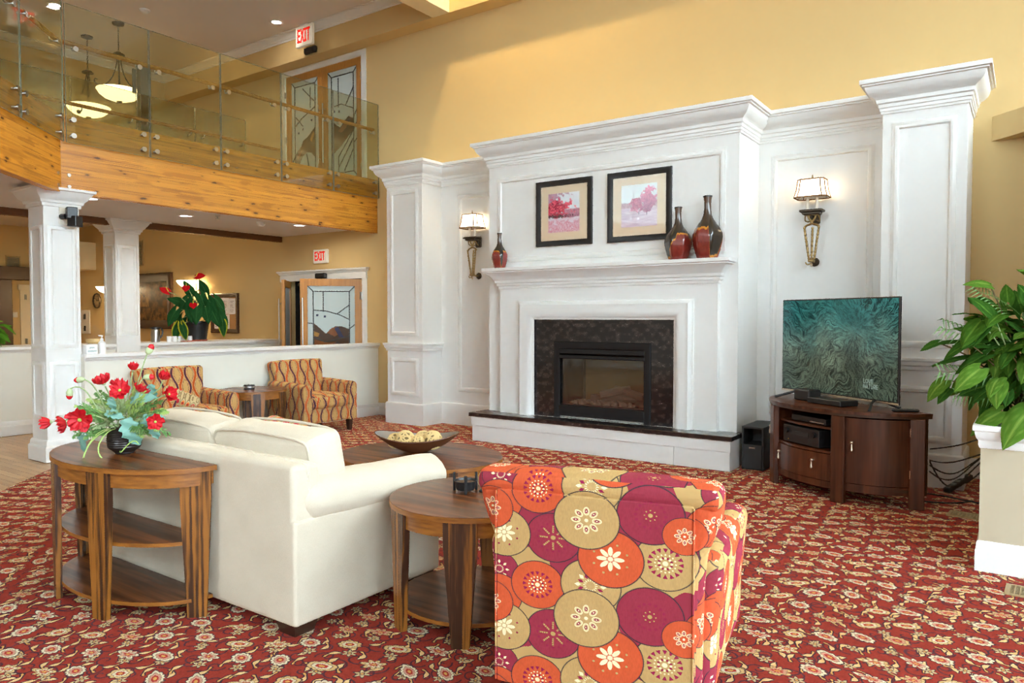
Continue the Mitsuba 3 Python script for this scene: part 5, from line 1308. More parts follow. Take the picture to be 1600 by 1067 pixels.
for i, (x, y, r, lb) in enumerate(((-4.03, 4.13, 0.058, 'wicker ball leftmost in the bowl'), (-3.93, 4.14, 0.072, 'largest wicker ball, second from the left in the bowl'), (-3.83, 4.17, 0.055, 'small wicker ball in the middle of the bowl'), (-3.755, 4.26, 0.072, 'wicker ball right of the middle of the bowl'), (-3.90, 4.31, 0.062, 'wicker ball at the back of the bowl'))):
    t = thing('wicker_ball', 'straw coloured ' + lb, 'decorative ball', (x, y, 0.45 + 0.03 + r))
    m = wicker_ball(r, i)
    part(t, 'strands', cat(*m.split(only_watertight=False)[1:]) if False else m, 'wicker')
    part(t, 'core', trimesh.creation.icosphere(2, r * 0.93), 'wicker_core')

# ------------------------------------------------------------------ sofa
s = thing('sofa', 'cream fabric sofa seen from behind, with rolled arms', 'sofa', (-3.72, 2.15, 0))
HX = 0.98
def sofa_back():
    m = soft(2 * HX - 0.02, 0.20, 0.76, 0.035, (0, 0.0, 0.012), 14)
    m = moved(m, 0, 0.10, 0.06 + 0.375)
    v = R3(m.vertices)
    up = np.clip((v[:, 2] - 0.45) / 0.37, 0, 1)
    v[:, 1] += 0.035 * up * (v[:, 1] > 0.1) * -1.0
    m.vertices = v
    return m
part(s, 'back', sofa_back(), 'sofa_fabric', True)
for sx in (-1, 1):
    part(s, 'arm', moved(soft(0.235, 1.02, 0.50, 0.022, (0.004, 0, 0), 12), sx * (HX - 0.1175), 0.51, 0.06 + 0.25), 'sofa_fabric', True)
    roll = []
    n, mseg = 22, 26
    for i in range(mseg):
        y = 0.035 + 1.09 * i / (mseg - 1)
        e = min(1, (i + 0.25) / 2.2, (mseg - 1 - i + 0.25) / 2.2) ** 0.5
        zc = 0.630 - 0.040 * i / (mseg - 1)
        for j in range(n):
            a = 2 * math.pi * j / n
            rx_, rz_ = 0.135, 0.118
            w_ = 1 + 0.02 * math.sin(5 * a + i * 0.6)
            roll.append([sx * (HX - 0.115 + 0.01) + rx_ * e * math.cos(a) * w_, y, zc + rz_ * e * math.sin(a) * w_])
    ff = []
    for i in range(mseg - 1):
        for j in range(n):
            a, b = i * n + j, i * n + (j + 1) % n
            ff += [[a, b, b + n], [a, b + n, a + n]]
    roll += [[sx * (HX - 0.105), 0.03, 0.615], [sx * (HX - 0.105), 1.13, 0.58]]
    for j in range(n):
        ff += [[mseg * n, (j + 1) % n, j], [mseg * n + 1, (mseg - 1) * n + j, (mseg - 1) * n + (j + 1) % n]]
    r_ = part(s, 'arm_roll', trimesh.Trimesh(R3(roll), ff, process=False), 'sofa_fabric', True)
part(s, 'front_rail', moved(soft(2 * HX - 0.42, 0.20, 0.24, 0.02, (0, 0.01, 0)), 0, 0.88, 0.18), 'sofa_fabric', True)
part(s, 'deck', box(-HX + 0.2, HX - 0.2, 0.15, 0.85, 0.06, 0.28), 'sofa_fabric')
for x in (-0.375, 0.375):
    part(s, 'seat_cushion', moved(soft(0.745, 0.72, 0.16, 0.05, (0.01, 0.02, 0.03), 12), x, 0.62, 0.38), 'sofa_fabric', True)
for x in (-0.27, 0.52):
    m = soft(0.785, 0.22, 0.53, 0.045, (0.012, 0.045, 0.022), 20, wob=0.022, seed=int(10 * x) + 9)
    c = part(s, 'back_cushion', moved(m, x, 0.285, 0.665, rx=11), 'sofa_fabric', True)
    rr_, ex, ez = 0.04, 0.3925 - 0.012, 0.265 - 0.010
    for yy in (-0.098, 0.098):
        seam = []
        for cx_, cz_, a0 in ((ex - rr_, ez - rr_, 0), (-ex + rr_, ez - rr_, 90), (-ex + rr_, -ez + rr_, 180), (ex - rr_, -ez + rr_, 270)):
            for k in range(5):
                q_ = math.radians(a0 + 22.5 * k)
                seam.append([cx_ + rr_ * math.cos(q_), yy, cz_ + rr_ * math.sin(q_)])
            nx_ = {0: (0, 0.5), 90: (-1, 0), 180: (0, -0.5), 270: (1, 0)}
            if a0 == 0: seam += [[q2, yy, ez + 0.020 * (1 - (q2 / ex) ** 2)] for q2 in np.linspace(ex * 0.8, -ex * 0.8, 9)]
        seam.append(seam[0])
        part(c, 'piping', moved(tube(seam, 0.0075, 6), x, 0.285, 0.665, rx=11), 'sofa_fabric', True)
for x in (-HX + 0.10, HX - 0.10):
    for y in (0.09, 0.93):
        part(s, 'leg', moved(trimesh.convex.convex_hull(R3([[a * q, b * q, z] for a in (-1, 1) for b in (-1, 1) for q, z in ((0.055, 0), (0.075, 0.075))])), x, y, 0), 'dark_leg', False)

def cushion(name, label, loc, rot, w, h, d, rx=0, rz2=0):
    m = soft(w, d, h, d * 0.42, (-0.02, d * 0.35, -0.02), 14)
    v = R3(m.vertices)
    uv = np.stack([v[:, 0], v[:, 2]], 1)
    pinch = 1 + 0.06 * np.abs(v[:, 0] / (w / 2)) ** 3 * np.abs(v[:, 2] / (h / 2)) ** 3
    v[:, 0] *= pinch; v[:, 2] *= pinch
    m = trimesh.Trimesh(v, m.faces, process=False)
    m = moved(m, 0, 0, 0, rx=rx, ry=rz2)
    return solo(name, m, 'ring_fabric', label, 'cushion', smooth=True, loc=loc, rot=rot, uv=uv)
cushion('throw_pillow', 'red and gold ring-patterned cushion leaning in the cream sofa', (-3.40, 2.72, 0.70), 10, 0.50, 0.40, 0.13, rx=14, rz2=10)
cushion('throw_pillow', 'brown ring-patterned cushion leaning on the left striped armchair seat', (-7.66, 4.44, 0.555), 70, 0.42, 0.36, 0.14, rx=48, rz2=25)

# ------------------------------------------------------------------ striped armchairs (built facing +x)
def rounded_arm(L, w, z0, z1, n=10):
    pts = [(-w / 2, z0), (w / 2, z0), (w / 2, z1 - w / 2)] + [(w / 2 * math.cos(a), z1 - w / 2 + w / 2 * math.sin(a)) for a in np.linspace(0, math.pi, n)] + [(-w / 2, z1 - w / 2)]
    m = extrude(pts, L)
    return mapped(m, (0, 0, 0), (0, 1, 0), (0, 0, 1), (1, 0, 0))
def striped_chair(label, loc):
    t = thing('striped_armchair', label, 'armchair', loc)
    W = 0.44
    part(t, 'base', moved(soft(0.68, 2 * W - 0.16, 0.20, 0.02), 0.42, 0, 0.15 + 0.10), 'stripe_fabric', True)
    part(t, 'seat_cushion', moved(soft(0.60, 2 * W - 0.25, 0.17, 0.05, (0.02, 0, 0.025)), 0.485, 0, 0.415), 'stripe_fabric', True)
    m = soft(0.17, 2 * W - 0.08, 0.66, 0.045, (0.02, 0, 0.012), 14)
    v = R3(m.vertices)
    q = np.clip((v[:, 2] + 0.1) / 0.43, 0, 1)
    v[:, 1] *= 0.90 + 0.13 * q
    m.vertices = v
    part(t, 'back', moved(m, 0.11, 0, 0.60, ry=-11), 'stripe_fabric', True)
    for sy in (-1, 1):
        a = moved(rounded_arm(0.72, 0.13, 0.15, 0.655), 0.05, sy * (W - 0.065), 0)
        v = R3(a.vertices)
        v[:, 2] += np.where(v[:, 2] > 0.5, -0.03 * (v[:, 0] / 0.77) + 0.03, 0)
        a.vertices = v
        k = part(t, 'arm', a, 'stripe_fabric_arm', 40)
    for x in (0.10, 0.70):
        for y in (-W + 0.07, W - 0.07):
            part(t, 'leg', moved(trimesh.convex.convex_hull(R3([[a * q, b * q, z] for a in (-1, 1) for b in (-1, 1) for q, z in ((0.022, 0), (0.036, 0.16))])), x, y, 0), 'dark_leg', False)
striped_chair('gold and plum striped armchair nearer the fireplace, by the half wall', (-8.12, 6.37, 0))
striped_chair('gold and plum striped armchair nearer the white column, behind the poppies', (-8.12, 4.58, 0))

# ------------------------------------------------------------------ the front armchair, seen from behind
t = thing('disc_armchair', 'armchair in orange, gold and crimson disc fabric, seen from behind in the foreground', 'armchair', (CHAIR[0], CHAIR[1], 0), math.degrees(CHAIR_A))
part(t, 'back_panel', moved(soft(0.725, 0.05, 0.73, 0.012, (0, 0.0, 0), 8), 0, 0.012, 0.14 + 0.36), 'disc_fabric', True)
def flared_back():
    m = soft(0.80, 0.22, 0.77, 0.055, (0, 0, 0.015), 18)
    v = R3(m.vertices)
    z = v[:, 2] + 0.385
    fl = np.interp(z, [0, 0.40, 0.52, 0.64, 0.74, 0.80], [0.945, 0.965, 0.985, 1.10, 1.13, 1.10])
    v[:, 0] *= fl
    v[:, 1] += np.interp(z, [0, 0.55, 0.77], [0, 0, -0.015])
    m.vertices = v
    return moved(m, 0, 0.125, 0.15 + 0.385)
part(t, 'back', flared_back(), 'disc_fabric', True)
part(t, 'top_roll', moved(soft(0.905, 0.155, 0.095, 0.042, (0, 0.004, 0.008), 14), 0, 0.075, 0.885), 'disc_fabric', True)
part(t, 'inner_back', moved(soft(0.60, 0.14, 0.46, 0.05, (0, 0.03, 0)), 0, 0.27, 0.66, rx=8), 'disc_fabric', True)
for sx in (-1, 1):
    m = soft(0.135, 0.80, 0.53, 0.055, (0.01, 0.0, 0.012), 14)
    v = R3(m.vertices)
    v[:, 2] += np.where(v[:, 2] > 0, 0.02 * v[:, 1], 0)
    v[:, 0] += sx * 0.03 * np.clip((v[:, 2] + 0.05) / 0.3, 0, 1) + sx * 0.03 * np.clip((v[:, 1]) / 0.4, 0, 1)
    m.vertices = v
    part(t, 'arm', moved(m, sx * 0.352, 0.50, 0.14 + 0.265), 'disc_fabric', True)
part(t, 'base', moved(soft(0.60, 0.76, 0.22, 0.02), 0, 0.46, 0.14 + 0.11), 'disc_fabric', True)
part(t, 'seat_cushion', moved(soft(0.57, 0.60, 0.15, 0.05, (0, 0.02, 0.025)), 0, 0.58, 0.42), 'disc_fabric', True)
part(t, 'welt', cat(tube([(-0.362, -0.012, 0.145), (-0.362, -0.014, 0.5), (-0.362, -0.012, 0.858)], 0.004, 6), tube([(0.362, -0.012, 0.145), (0.362, -0.014, 0.5), (0.362, -0.012, 0.858)], 0.004, 6)), 'disc_fabric', True)
for x in (-0.31, 0.31):
    for y in (0.07, 0.80):
        part(t, 'leg', moved(trimesh.convex.convex_hull(R3([[a * q, b * q, z] for a in (-1, 1) for b in (-1, 1) for q, z in ((0.024, 0), (0.036, 0.15))])), x, y, 0), 'dark_leg', False)

# ------------------------------------------------------------------ television corner
UA = math.atan2(0.59, -0.81)                # the cabinet's front runs 36 degrees off the wall
t = thing('media_cabinet', 'dark mahogany bow-front cabinet carrying the television', 'cabinet', (-0.692, 6.455, 0), 180 - math.degrees(UA) if False else -36.0)
# local x: along the front from left (-1.54) to right (0); local -y: towards the lounge
CW, CH = 1.55, 0.75
FL = [(-CW, 0.0), (-CW + 0.385, -0.405), (-0.385, -0.405), (0.0, 0.0)]
def bow(p, q, b, n=12):
    p, q = R3(p), R3(q)
    d = q - p
    nr = R3([d[1], -d[0]]) / np.linalg.norm(d)
    return [(p + d * s_ + nr * b * 4 * s_ * (1 - s_)).tolist() for s_ in np.linspace(0, 1, n)]
front = bow(FL[0], FL[1], 0.06)[:-1] + bow(FL[1], FL[2], 0.075)[:-1] + bow(FL[2], FL[3], 0.06)
top_outline = [(x * 1.02 + 0.015, y * 1.05 - 0.012) for x, y in front] + [(0.03, 0.12), (-CW - 0.03, 0.12)]
part(t, 'cabinet_top', cat(extrude(top_outline, 0.022, CH - 0.022)), 'cabinet_wood')
part(t, 'top_edge', extrude([(x * 0.995, y * 0.985) for x, y in top_outline], 0.02, CH - 0.042), 'dark_wood')
part(t, 'back_panel', box(-CW, 0, 0.09, 0.11, 0.10, CH - 0.04), 'dark_wood')
part(t, 'bottom', extrude([(x * 0.985 - 0.01, y * 0.95) for x, y in front] + [(0, 0.10), (-CW, 0.10)], 0.02, 0.125), 'dark_wood')
for i, (p, rz) in enumerate(((FL[0], 45), (FL[1], 68), (FL[2], -70 + 180 - 90 + 0), (FL[3], -45))):
    ang = (-136, -112, -68, -44)[i]
    part(t, 'post', moved(mapped(cbox(-0.055, 0.055, 0, CH - 0.042, -0.025, 0.028, 0.006), (0, 0, 0), (0, 1, 0), (0, 0, 1), (1, 0, 0)), p[0], p[1], 0, rz=ang), 'cabinet_wood')
def curved(p, q, b, z0, z1, th, inset=0.03, ext=0.0):
    d = (R3(q) - R3(p)); L = np.linalg.norm(d); d = d / L
    pts = bow(R3(p) + d * inset, R3(q) - d * inset, b)
    nr = R3([d[1], -d[0]])
    return extrude([list(R3(a) + nr * ext) for a in pts] + [list(R3(a) + nr * (ext - th)) for a in pts[::-1]], z1 - z0, z0)
def pull(p, z, n):
    n = R3([*n, 0]); p = R3([*p, z])
    return cat(tube([p, p + n * 0.016], 0.008, 8), moved(trimesh.creation.icosphere(2, 0.014), *(p + n * 0.02)), tube([p + n * 0.024 + R3([0, 0, -0.005]), p + n * 0.026 + R3([0, 0, -0.03]), p + n * 0.026 + R3([0, 0, -0.062]), p + n * 0.025 + R3([0, 0, -0.07])], [0.005, 0.006, 0.011, 0.006], 10))
for i, (p, q) in enumerate(((FL[2], FL[3]), (FL[0], FL[1]))):
    d = part(t, 'door', curved(p, q, 0.05, 0.17, CH - 0.055, 0.02, 0.05, 0.008), 'cabinet_wood', 40)
    dd = R3(q) - R3(p); dd /= np.linalg.norm(dd); nr = R3([dd[1], -dd[0]])
    hp = (R3(p) + dd * 0.095 + nr * 0.030) if i == 0 else (R3(q) - dd * 0.095 + nr * 0.030)
    part(d, 'knob', pull(hp, 0.50, nr), 'gold_knob')
    hx = (R3(q) - dd * 0.048 + nr * 0.022) if i == 0 else (R3(p) + dd * 0.048 + nr * 0.022)
    for z in (0.27, 0.60): part(d, 'hinge', cyl((*hx, z - 0.03), (*hx, z + 0.035), 0.006, 8), 'gold_knob')
    part(t, 'rail', curved(p, q, 0.05, 0.10, 0.165, 0.03, 0.04, 0.0), 'cabinet_wood', 40)
p, q = FL[1], FL[2]
d = part(t, 'drawer', curved(p, q, 0.062, 0.155, 0.375, 0.02, 0.05, 0.008), 'cabinet_wood', 40)
for x in (-CW + 0.385 + 0.13, -0.385 - 0.24 + 0.02):
    sb = (x - p[0]) / (q[0] - p[0])
    part(d, 'knob', pull((x, -0.405 - 0.008 - 0.062 * 4 * sb * (1 - sb) * 0.9), 0.31, (0, -1)), 'gold_knob')
part(t, 'rail', curved(p, q, 0.062, 0.095, 0.15, 0.03, 0.04, 0.0), 'cabinet_wood', 40)
part(t, 'rail', curved(p, q, 0.062, 0.38, 0.40, 0.30, 0.05, -0.002), 'cabinet_wood', 40)
part(t, 'shelf', curved(p, q, 0.05, 0.575, 0.593, 0.40, 0.05, -0.02), 'cabinet_wood', 40)
for x in (FL[1][0] + 0.02, FL[2][0] - 0.02): part(t, 'partition', cbox(x - 0.012, x + 0.012, -0.40, 0.09, 0.14, CH - 0.04), 'cabinet_wood')
cab = place[t]
def on_cab(x, y, z): return (R3((cab @ mi.ScalarPoint3f(x, y, z)))).tolist()
t = thing('receiver', 'black audio receiver with round dials in the open bay of the cabinet', 'receiver', on_cab(-0.80, -0.25, 0.40), -36)
part(t, 'body', cbox(-0.22, 0.22, -0.18, 0.15, 0.008, 0.155, 0.004), 'black_plastic')
part(t, 'display', cbox(-0.11, 0.10, -0.184, -0.178, 0.075, 0.115, 0.001), 'dark_box')
for x in (-0.17, 0.16): part(t, 'dial', cyl((x, -0.178, 0.11), (x, -0.20, 0.11), 0.024, 20), 'black_metal')
part(t, 'lamp', cbox(-0.155, -0.145, -0.186, -0.178, 0.03, 0.036, 0.001), 'amber_glass')
t = thing('disc_player', 'flat black disc player on the cabinet shelf above the receiver', 'player', on_cab(-0.76, -0.24, 0.594), -36)
part(t, 'body', cbox(-0.215, 0.20, -0.14, 0.13, 0.004, 0.055, 0.003), 'black_plastic')
part(t, 'tray_trim', cbox(0.02, 0.18, -0.146, -0.139, 0.012, 0.022, 0.001), 'chrome')
tv = thing('television', 'large flat television showing a teal aerial landscape on the cabinet', 'television', (*on_cab(-0.80, -0.075, 0)[:2], CH), -36.3)
TWd, THt = 1.38, 0.862
part(tv, 'housing', cbox(-TWd / 2, TWd / 2, 0, 0.022, 0.055, 0.055 + THt, 0.006), 'black_plastic')
v = R3([[-TWd / 2 + .012, -0.002, 0.08], [TWd / 2 - .012, -0.002, 0.08], [TWd / 2 - .012, -0.002, 0.055 + THt - 0.012], [-TWd / 2 + .012, -0.002, 0.055 + THt - 0.012]])
scr = part(tv, 'screen', trimesh.Trimesh(v, [[0, 1, 2], [0, 2, 3]], process=False), 'tv_picture', False, uv=R3([[0, 0], [1, 0], [1, 1], [0, 1]], float))
part(tv, 'bottom_trim', cbox(-TWd / 2, TWd / 2, -0.004, 0.0, 0.055, 0.07, 0.001), 'gold_knob')
diffuse('screen_white', 0.45, 0.62, 0.60)
for txt, zz, ww in (('LOVE', 0.202, 0.105), ('NATURE', 0.160, 0.155)):
    m = meshkit.text_mesh(txt, 0.036, 0.001, bold=True)
    m.apply_translation([-m.bounds[0][0], -m.bounds[0][1], 0]); m.apply_scale([ww / m.bounds[1][0], 1, 1])
    part(scr, 'caption', mapped(m, (0.33, -0.0025, zz), (1, 0, 0), (0, 0, 1), (0, -1, 0)), 'screen_white', False, label='pale caption letters ' + txt)
for sx in (-1, 1):
    part(tv, 'stand_leg', cat(tube([(sx * 0.44, 0.02, 0.085), (sx * 0.48, -0.06, 0.05), (sx * 0.56, -0.16, 0.010), (sx * 0.57, -0.175, 0.008)], 0.011, 8), tube([(sx * 0.44, 0.02, 0.085), (sx * 0.48, 0.10, 0.05), (sx * 0.55, 0.17, 0.010)], 0.011, 8)), 'black_plastic')
solo('centre_speaker', cat(cbox(-0.10, 0.10, -0.07, 0.07, 0, 0.10, 0.012), cbox(-0.012, 0.012, -0.073, -0.068, 0.02, 0.028, 0.001)), 'black_plastic', 'small black speaker block under the television, left of the set-top box', 'speaker', loc=on_cab(-1.06, -0.14, CH), rot=-36)
solo('set_top_box', cat(cbox(-0.19, 0.19, -0.10, 0.10, 0.004, 0.05, 0.006), cbox(-0.12, -0.06, -0.103, -0.098, 0.02, 0.034, 0.001)), 'black_plastic', 'low black set-top box under the middle of the television', 'set-top box', loc=on_cab(-0.72, -0.17, CH), rot=-34)
t = thing('remote_control', 'black remote control at the right end of the cabinet top', 'remote', on_cab(-0.13, 0.015, CH), -62)
part(t, 'body', cbox(-0.024, 0.024, -0.10, 0.10, 0.0, 0.022, 0.008), 'black_plastic')
part(t, 'buttons', cat(*[cyl((x, y, 0.022), (x, y, 0.0245), 0.005, 8) for x in (-0.012, 0, 0.012) for y in np.arange(-0.08, 0.085, 0.02)]), 'steel_grey', kind='stuff')
t = thing('subwoofer', 'black subwoofer box on the carpet between hearth and cabinet', 'speaker', (-2.20, 7.215, 0))
part(t, 'cabinet', cat(cbox(-0.105, 0.11, 0.01, 0.52, 0, 0.245, 0.004), cbox(-0.105, -0.085, 0, 0.52, 0.24, 0.42, 0.004), cbox(0.09, 0.11, 0, 0.52, 0.24, 0.42, 0.004), cbox(-0.105, 0.11, 0, 0.52, 0.405, 0.425, 0.004), cbox(-0.09, 0.10, 0.30, 0.52, 0.24, 0.42, 0.002)), 'dark_box')
part(t, 'front_panel', cbox(-0.09, 0.095, -0.002, 0.012, 0.01, 0.25, 0.004), 'dark_box')
part(t, 'badge', cbox(-0.03, 0.03, -0.005, -0.001, 0.212, 0.224, 0.001), 'chrome')
# cables and power strip behind the cabinet
cb = thing('cable_bundle', 'black cables hanging between the cabinet and the alcove, tied in a knot', 'cable')
A0 = R3([-0.62, 6.62, 0.0])
for z0, mid, z1 in ((0.46, (-0.32, 7.35, 0.47), 0.46), (0.37, (-0.42, 7.25, 0.30), 0.44), (0.36, (-0.44, 7.2, 0.12), 0.42), (0.33, (-0.40, 7.25, 0.24), 0.40), (0.28, (-0.42, 7.2, 0.20), 0.38)):
    part(cb, 'cable', tube(curve(A0 + R3([0, 0, z0]), mid, (-0.16, 7.72, 0.36 if z0 < 0.4 else z1), (0.10, 7.86, z1), n=20), 0.006, 6), 'black_plastic')
part(cb, 'knot', cat(*[tube([(-0.17 + 0.05 * math.cos(a + k) * (0.4 + 0.3 * k), 7.72 + 0.02 * math.sin(3 * a + k), 0.36 + (0.05 + 0.02 * k) * math.sin(a)) for a in np.linspace(0, 6.28, 16)], 0.006, 6) for k in range(3)]), 'black_plastic')
part(cb, 'cable', tube(curve((-0.17, 7.72, 0.33), (-0.30, 7.66, 0.16), (-0.42, 7.5, 0.05), n=10), 0.006, 6), 'black_plastic')
part(cb, 'cable', tube(curve((-0.80, 7.0, 0.008), (-0.55, 7.05, 0.008), (-0.30, 6.95, 0.008), (-0.15, 7.2, 0.008), n=16), 0.006, 6), 'black_plastic')
part(cb, 'cable', tube(curve((-0.72, 6.75, 0.008), (-0.45, 6.85, 0.008), (-0.35, 7.0, 0.008), n=12), 0.006, 6), 'black_plastic')
t = thing('power_strip', 'black power strip lying against the right pilaster', 'power strip', (-0.47, 7.36, 0.0), 62)
part(t, 'body', moved(cbox(-0.17, 0.17, -0.03, 0.03, 0, 0.04, 0.006), ry=-16, z=0.05), 'black_plastic')
for i in range(5): part(t, 'socket', moved(cbox(-0.018, 0.018, -0.018, 0.018, 0.04, 0.044, 0.001), x=-0.0, z=0.05, ry=0).apply_transform(trimesh.transformations.rotation_matrix(0, [0, 1, 0])) if False else moved(cbox(-0.13 + i * 0.065 - 0.018, -0.13 + i * 0.065 + 0.018, -0.018, 0.018, 0.038, 0.044, 0.001), ry=-16, z=0.05), 'steel_grey')
def floor_vent(x, y, rot, label):
    t = thing('floor_vent', label, 'vent', (x, y, 0), rot)
    part(t, 'frame', sweep([(-0.17, -0.10), (0.17, -0.10), (0.17, 0.10), (-0.17, 0.10)], [(-0.025, 0), (-0.025, 0.006), (0, 0.004), (0.0, 0)], True), 'brass_vent')
    part(t, 'well', box(-0.15, 0.15, -0.08, 0.08, 0.0005, 0.0015), 'dark_box')
    for i in range(1, 12): part(t, 'slat', box(-0.15 + i * 0.025 - 0.003, -0.15 + i * 0.025 + 0.003, -0.08, 0.08, 0.001, 0.006), 'brass_vent')
    for i in range(1, 6): part(t, 'cross_bar', box(-0.15, 0.15, -0.08 + i * 0.0267 - 0.003, -0.08 + i * 0.0267 + 0.003, 0.001, 0.006), 'brass_vent')
floor_vent(-0.31, 6.48, -4, 'brass floor vent between cabinet and planter')
floor_vent(0.09, 4.84, -2, 'brass floor vent in front of the planter wall')

# ------------------------------------------------------------------ poppies in a dark bowl on the half-round table
F0 = R3([-4.015, 2.03, 0.762])
t = thing('poppy_arrangement', 'dark ribbed bowl with red poppies and green foliage on the half-round table', 'flower arrangement', F0.tolist())
part(t, 'vase', lathe([(0, 0), (0.06, 0), (0.065, 0.006)] + [(0.095 + 0.018 * math.sin(math.pi * k / 22) * 1.0 + 0.0035 * (k % 2) - 0.03 * max(0, (4 - k) / 4), 0.008 + 0.005 * k) for k in range(24)] + [(0.085, 0.13), (0.075, 0.125), (0, 0.12)], 40, 0.76, 0.76), 'black_plastic', at=T().scale([1, 1, 1.2]))
scene[t + '__vase']['bsdf'] = {'type': 'ref', 'id': 'vase_dark'}
pbr('vase_dark', (0.05, 0.042, 0.04), rough=0.3, metal=0.7)
RT = R3([0.0, 0.0, 0.12])
def poppy_mesh(cup, seed, n=60, m=9):
    q = np.random.RandomState(seed)
    v = []
    ph = q.uniform(0, 6, 4)
    for i in range(m + 1):
        r = i / m
        for j in range(n):
            a = 2 * math.pi * j / n
            lob = 1 + 0.10 * math.sin(5 * a + ph[0]) + 0.05 * math.sin(11 * a + ph[1])
            ruf = r ** 2 * (0.15 * math.sin(9 * a + ph[2]) + 0.10 * math.sin(17 * a + ph[3]))
            rad = (0.08 + 0.92 * r) * lob * (1 - 0.25 * cup * r)
            v.append([rad * math.cos(a), rad * math.sin(a), cup * r ** 1.7 * 0.9 + ruf])
    f = []
    for i in range(m):
        for j in range(n):
            j2 = (j + 1) % n
            f += [[i * n + j, i * n + j2, (i + 1) * n + j2], [i * n + j, (i + 1) * n + j2, (i + 1) * n + j]]
    outer = trimesh.Trimesh(R3(v), f, process=False)
    inner = outer.copy()
    vi = R3(inner.vertices) * [0.72, 0.72, 1.0] + [0, 0, 0.10]
    rot_ = trimesh.transformations.rotation_matrix(0.6, [0, 0, 1])
    inner.vertices = vi
    inner.apply_transform(rot_)
    return cat(outer, inner)
POP = [shape(poppy_mesh(c, i), 'poppy_red', True) for i, c in enumerate((0.35, 0.7, 1.0))]
centre = shape(cat(lathe([(0, 0.05), (0.16, 0.06), (0.2, 0.16), (0.14, 0.26), (0, 0.28)], 14)), 'poppy_centre', True)
calyx = shape(lathe([(0, -0.32), (0.10, -0.30), (0.28, -0.16), (0.34, 0.0), (0.2, 0.06), (0, 0.05)], 14), 'bud_green', True)
def zaim(p, d, s):
    m = aim(p, d, (0.13, 0.07, 1) if abs(d[2]) < 0.95 * np.linalg.norm(d) else (0, 1, 0.1), s)
    return m @ T().rotate([1, 0, 0], -90)          # +z of the piece along d
CR, CF = R3([0.817, 0.576, 0.0]), R3([-0.576, 0.817, 0.0])     # across and along the line of sight from the lounge
def fl(px, py, toward=0.0): return CR * (px - 192) / 312 - CF * toward + R3([0, 0, (709 - py) / 290])
for px, py, tw, d, s, k in ((155, 647, .20, (0.15, -0.25, -0.95), 0.080, 0), (113, 658, .10, (-0.75, -0.15, -0.55), 0.062, 1), (77, 658, .05, (-0.95, -0.15, -0.2), 0.052, 2), (169, 597, .06, (-0.15, 0.85, -0.4), 0.062, 1), (184, 606, .0, (0.3, 0.9, -0.3), 0.060, 1),
                            (200, 609, .08, (0.1, 0.5, -0.8), 0.066, 0), (222, 612, .02, (0.5, 0.8, 0.1), 0.060, 1), (213, 577, .03, (0.25, 0.9, -0.2), 0.042, 2), (262, 592, .02, (0.4, 0.8, -0.3), 0.046, 2), (274, 615, .05, (0.85, 0.25, -0.4), 0.056, 1), (263, 654, .12, (0.5, -0.1, -0.85), 0.054, 0)):
    p = fl(px, py, tw)
    dn = CR * d[0] + R3([0, 0, d[1]]) + CF * d[2]
    dn = dn / np.linalg.norm(dn)
    b = part(t, 'poppy', POP[k], at=zaim(p, dn, s * 0.85))
    part(b, 'centre', centre, at=zaim(p + dn * 0.006, dn, s * 0.65))
    part(b, 'calyx', calyx, at=zaim(p, dn, s * 0.62))
    e = p - dn * s * 0.3
    part(t, 'stem', tube(curve(RT, RT * 0.45 + e * 0.55 + R3([0, 0, 0.03]), e - dn * 0.04, e, n=10), 0.0035, 6), 'stem_green')
bud = lathe([(0, -0.5), (0.18, -0.42), (0.34, -0.1), (0.30, 0.25), (0.12, 0.46), (0, 0.5)], 14)
BUD, TIP = shape(bud, 'bud_green', True), shape(lathe([(0.24, 0.22), (0.33, 0.30), (0.22, 0.55), (0.08, 0.66), (0, 0.66)], 12), 'poppy_red', True)
for px, py, d, s, way in ((243, 546, (0.5, 0.85), 0.055, (232, 570)), (126, 592, (-0.95, -0.15), 0.050, (135, 592)), (108, 613, (-0.1, -1.0), 0.052, (120, 603)), (240, 588, (0.95, 0.05), 0.052, (228, 594)), (192, 609, (0.1, 1.0), 0.036, None)):
    p = fl(px, py, 0.04)
    dn = CR * d[0] + R3([0, 0, d[1]])
    b = part(t, 'bud', BUD, at=zaim(p, dn, s))
    if s > 0.04: part(b, 'petal_tip', TIP, at=zaim(p, dn, s))
    pts = [RT, RT * 0.5 + p * 0.5 + R3([0, 0, 0.02])] + ([fl(*way, 0.04)] if way else []) + [p - dn * s * 0.45]
    part(t, 'stem', tube(curve(*pts, n=14), 0.0035, 6), 'stem_green')
def sage_mesh(seed):
    q = np.random.RandomState(seed)
    v, W, n = [], 9, 14
    for i in range(n):
        tt = i / (n - 1)
        half = 0.30 * math.sin(math.pi * (0.12 + 0.86 * tt)) ** 0.7 * (1 + 0.22 * math.sin(tt * 24 + seed))
        for j in range(W):
            sx = (j - 4) / 4
            v.append([half * sx, tt, 0.18 * abs(sx) * half + 0.05 * math.sin(12 * tt + 3 * sx) - 0.45 * tt ** 2.2])
    f = []
    for i in range(n - 1):
        for j in range(W - 1):
            a = i * W + j
            f += [[a, a + 1, a + W + 1], [a, a + W + 1, a + W]]
    return trimesh.Trimesh(R3(v), f, process=False)
SAGE = [shape(sage_mesh(k), 'sage_leaf', True) for k in (1, 4)]
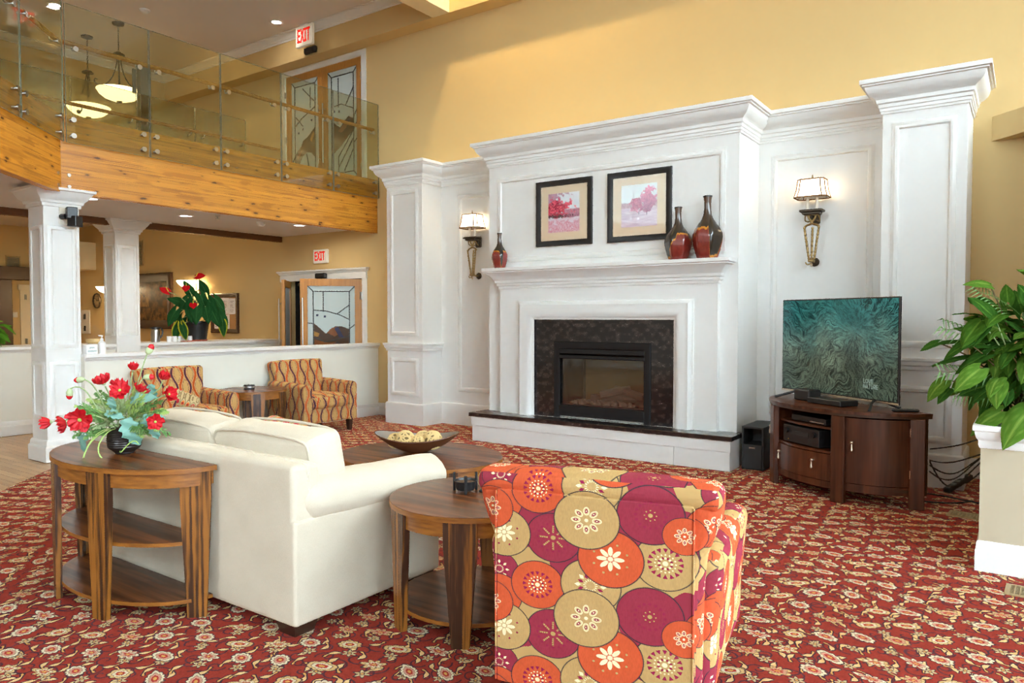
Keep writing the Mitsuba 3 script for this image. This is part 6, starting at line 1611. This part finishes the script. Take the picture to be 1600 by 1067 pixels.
for i, (px, py, tw, d, s) in enumerate(((214, 650, .12, (0.35, -0.85), 0.155), (228, 662, .08, (0.8, 0.45), 0.125), (247, 660, .05, (0.2, -0.9), 0.09), (238, 600, .0, (0.1, -0.9), 0.085), (212, 625, .05, (0.8, 0.3), 0.12), (186, 618, .10, (0.2, -0.9), 0.07), (185, 640, .14, (0.8, -0.1), 0.085), (150, 672, .12, (-0.5, -0.85), 0.115))):
    part(t, 'sage_leaf', SAGE[i % 2], at=aim(fl(px, py, tw), CR * d[0] + R3([0, 0, d[1]]), -CF * 0.8 + R3([0, 0, 0.6]), s))
def sprig(seed, L=0.2, n=16):
    q = np.random.RandomState(seed)
    ms = [tube(curve((0, 0, 0), (0, L * 0.5, 0.012), (0, L, -0.02), n=6), 0.0025, 4)]
    for i in range(n):
        y = L * (0.2 + 0.8 * i / n)
        for sgn in (-1, 1):
            l = 0.045 * (1.1 - 0.6 * i / n)
            w = 0.010
            zz = q.uniform(-.015, .015)
            ms.append(trimesh.Trimesh(R3([[0, y, 0], [sgn * l * 0.5, y + l * 0.3 + w, zz], [sgn * l * 0.5, y + l * 0.3 - w, zz], [sgn * l, y + l * 0.5, zz - 0.01]]), [[0, 2, 1], [1, 2, 3]], process=False))
    return cat(*ms)
SP = [shape(sprig(1), 'fern_green'), shape(sprig(2, 0.2, 12), 'lime_green'), shape(sprig(3, 0.17, 14), 'stem_green')]
q = random.Random(4)
for i in range(70):
    a = q.uniform(0, 2 * math.pi)
    e = q.uniform(-0.35, 1.1)
    d = CR * math.cos(a) * 1.2 + CF * math.sin(a) * 0.55 - CF * 0.15 + R3([0, 0, e])
    part(t, 'sprig', SP[i % 3], at=aim(RT + R3([math.cos(a) * 0.04, math.sin(a) * 0.03, 0.02 + 0.06 * q.random()]) + d * 0.03, d, -CF * 0.5 + R3([0, 0, 1]), q.uniform(0.55, 0.95)))
q2 = np.random.RandomState(3)
bb = [moved(trimesh.creation.icosphere(1, 0.005), *(fl(q2.uniform(118, 150), q2.uniform(660, 680), q2.uniform(.05, .14)))) for _ in range(26)]
part(t, 'white_blossom', cat(*bb), 'white_plastic', kind='stuff')
for w in (((165, 678, .12), (155, 690, .13), (146, 711, .13)), ((175, 682, .13), (172, 700, .14), (181, 712, .14)), ((160, 680, .12), (152, 700, .15), (150, 708, .16)), ((215, 690, .10), (225, 685, .1), (232, 690, .1))):
    part(t, 'tendril', tube(curve(RT, *[fl(*k) for k in w], n=12), [0.0028] * 6 + [0.004, 0.003, 0.004, 0.003, 0.0035, 0.002], 6), 'lime_green')
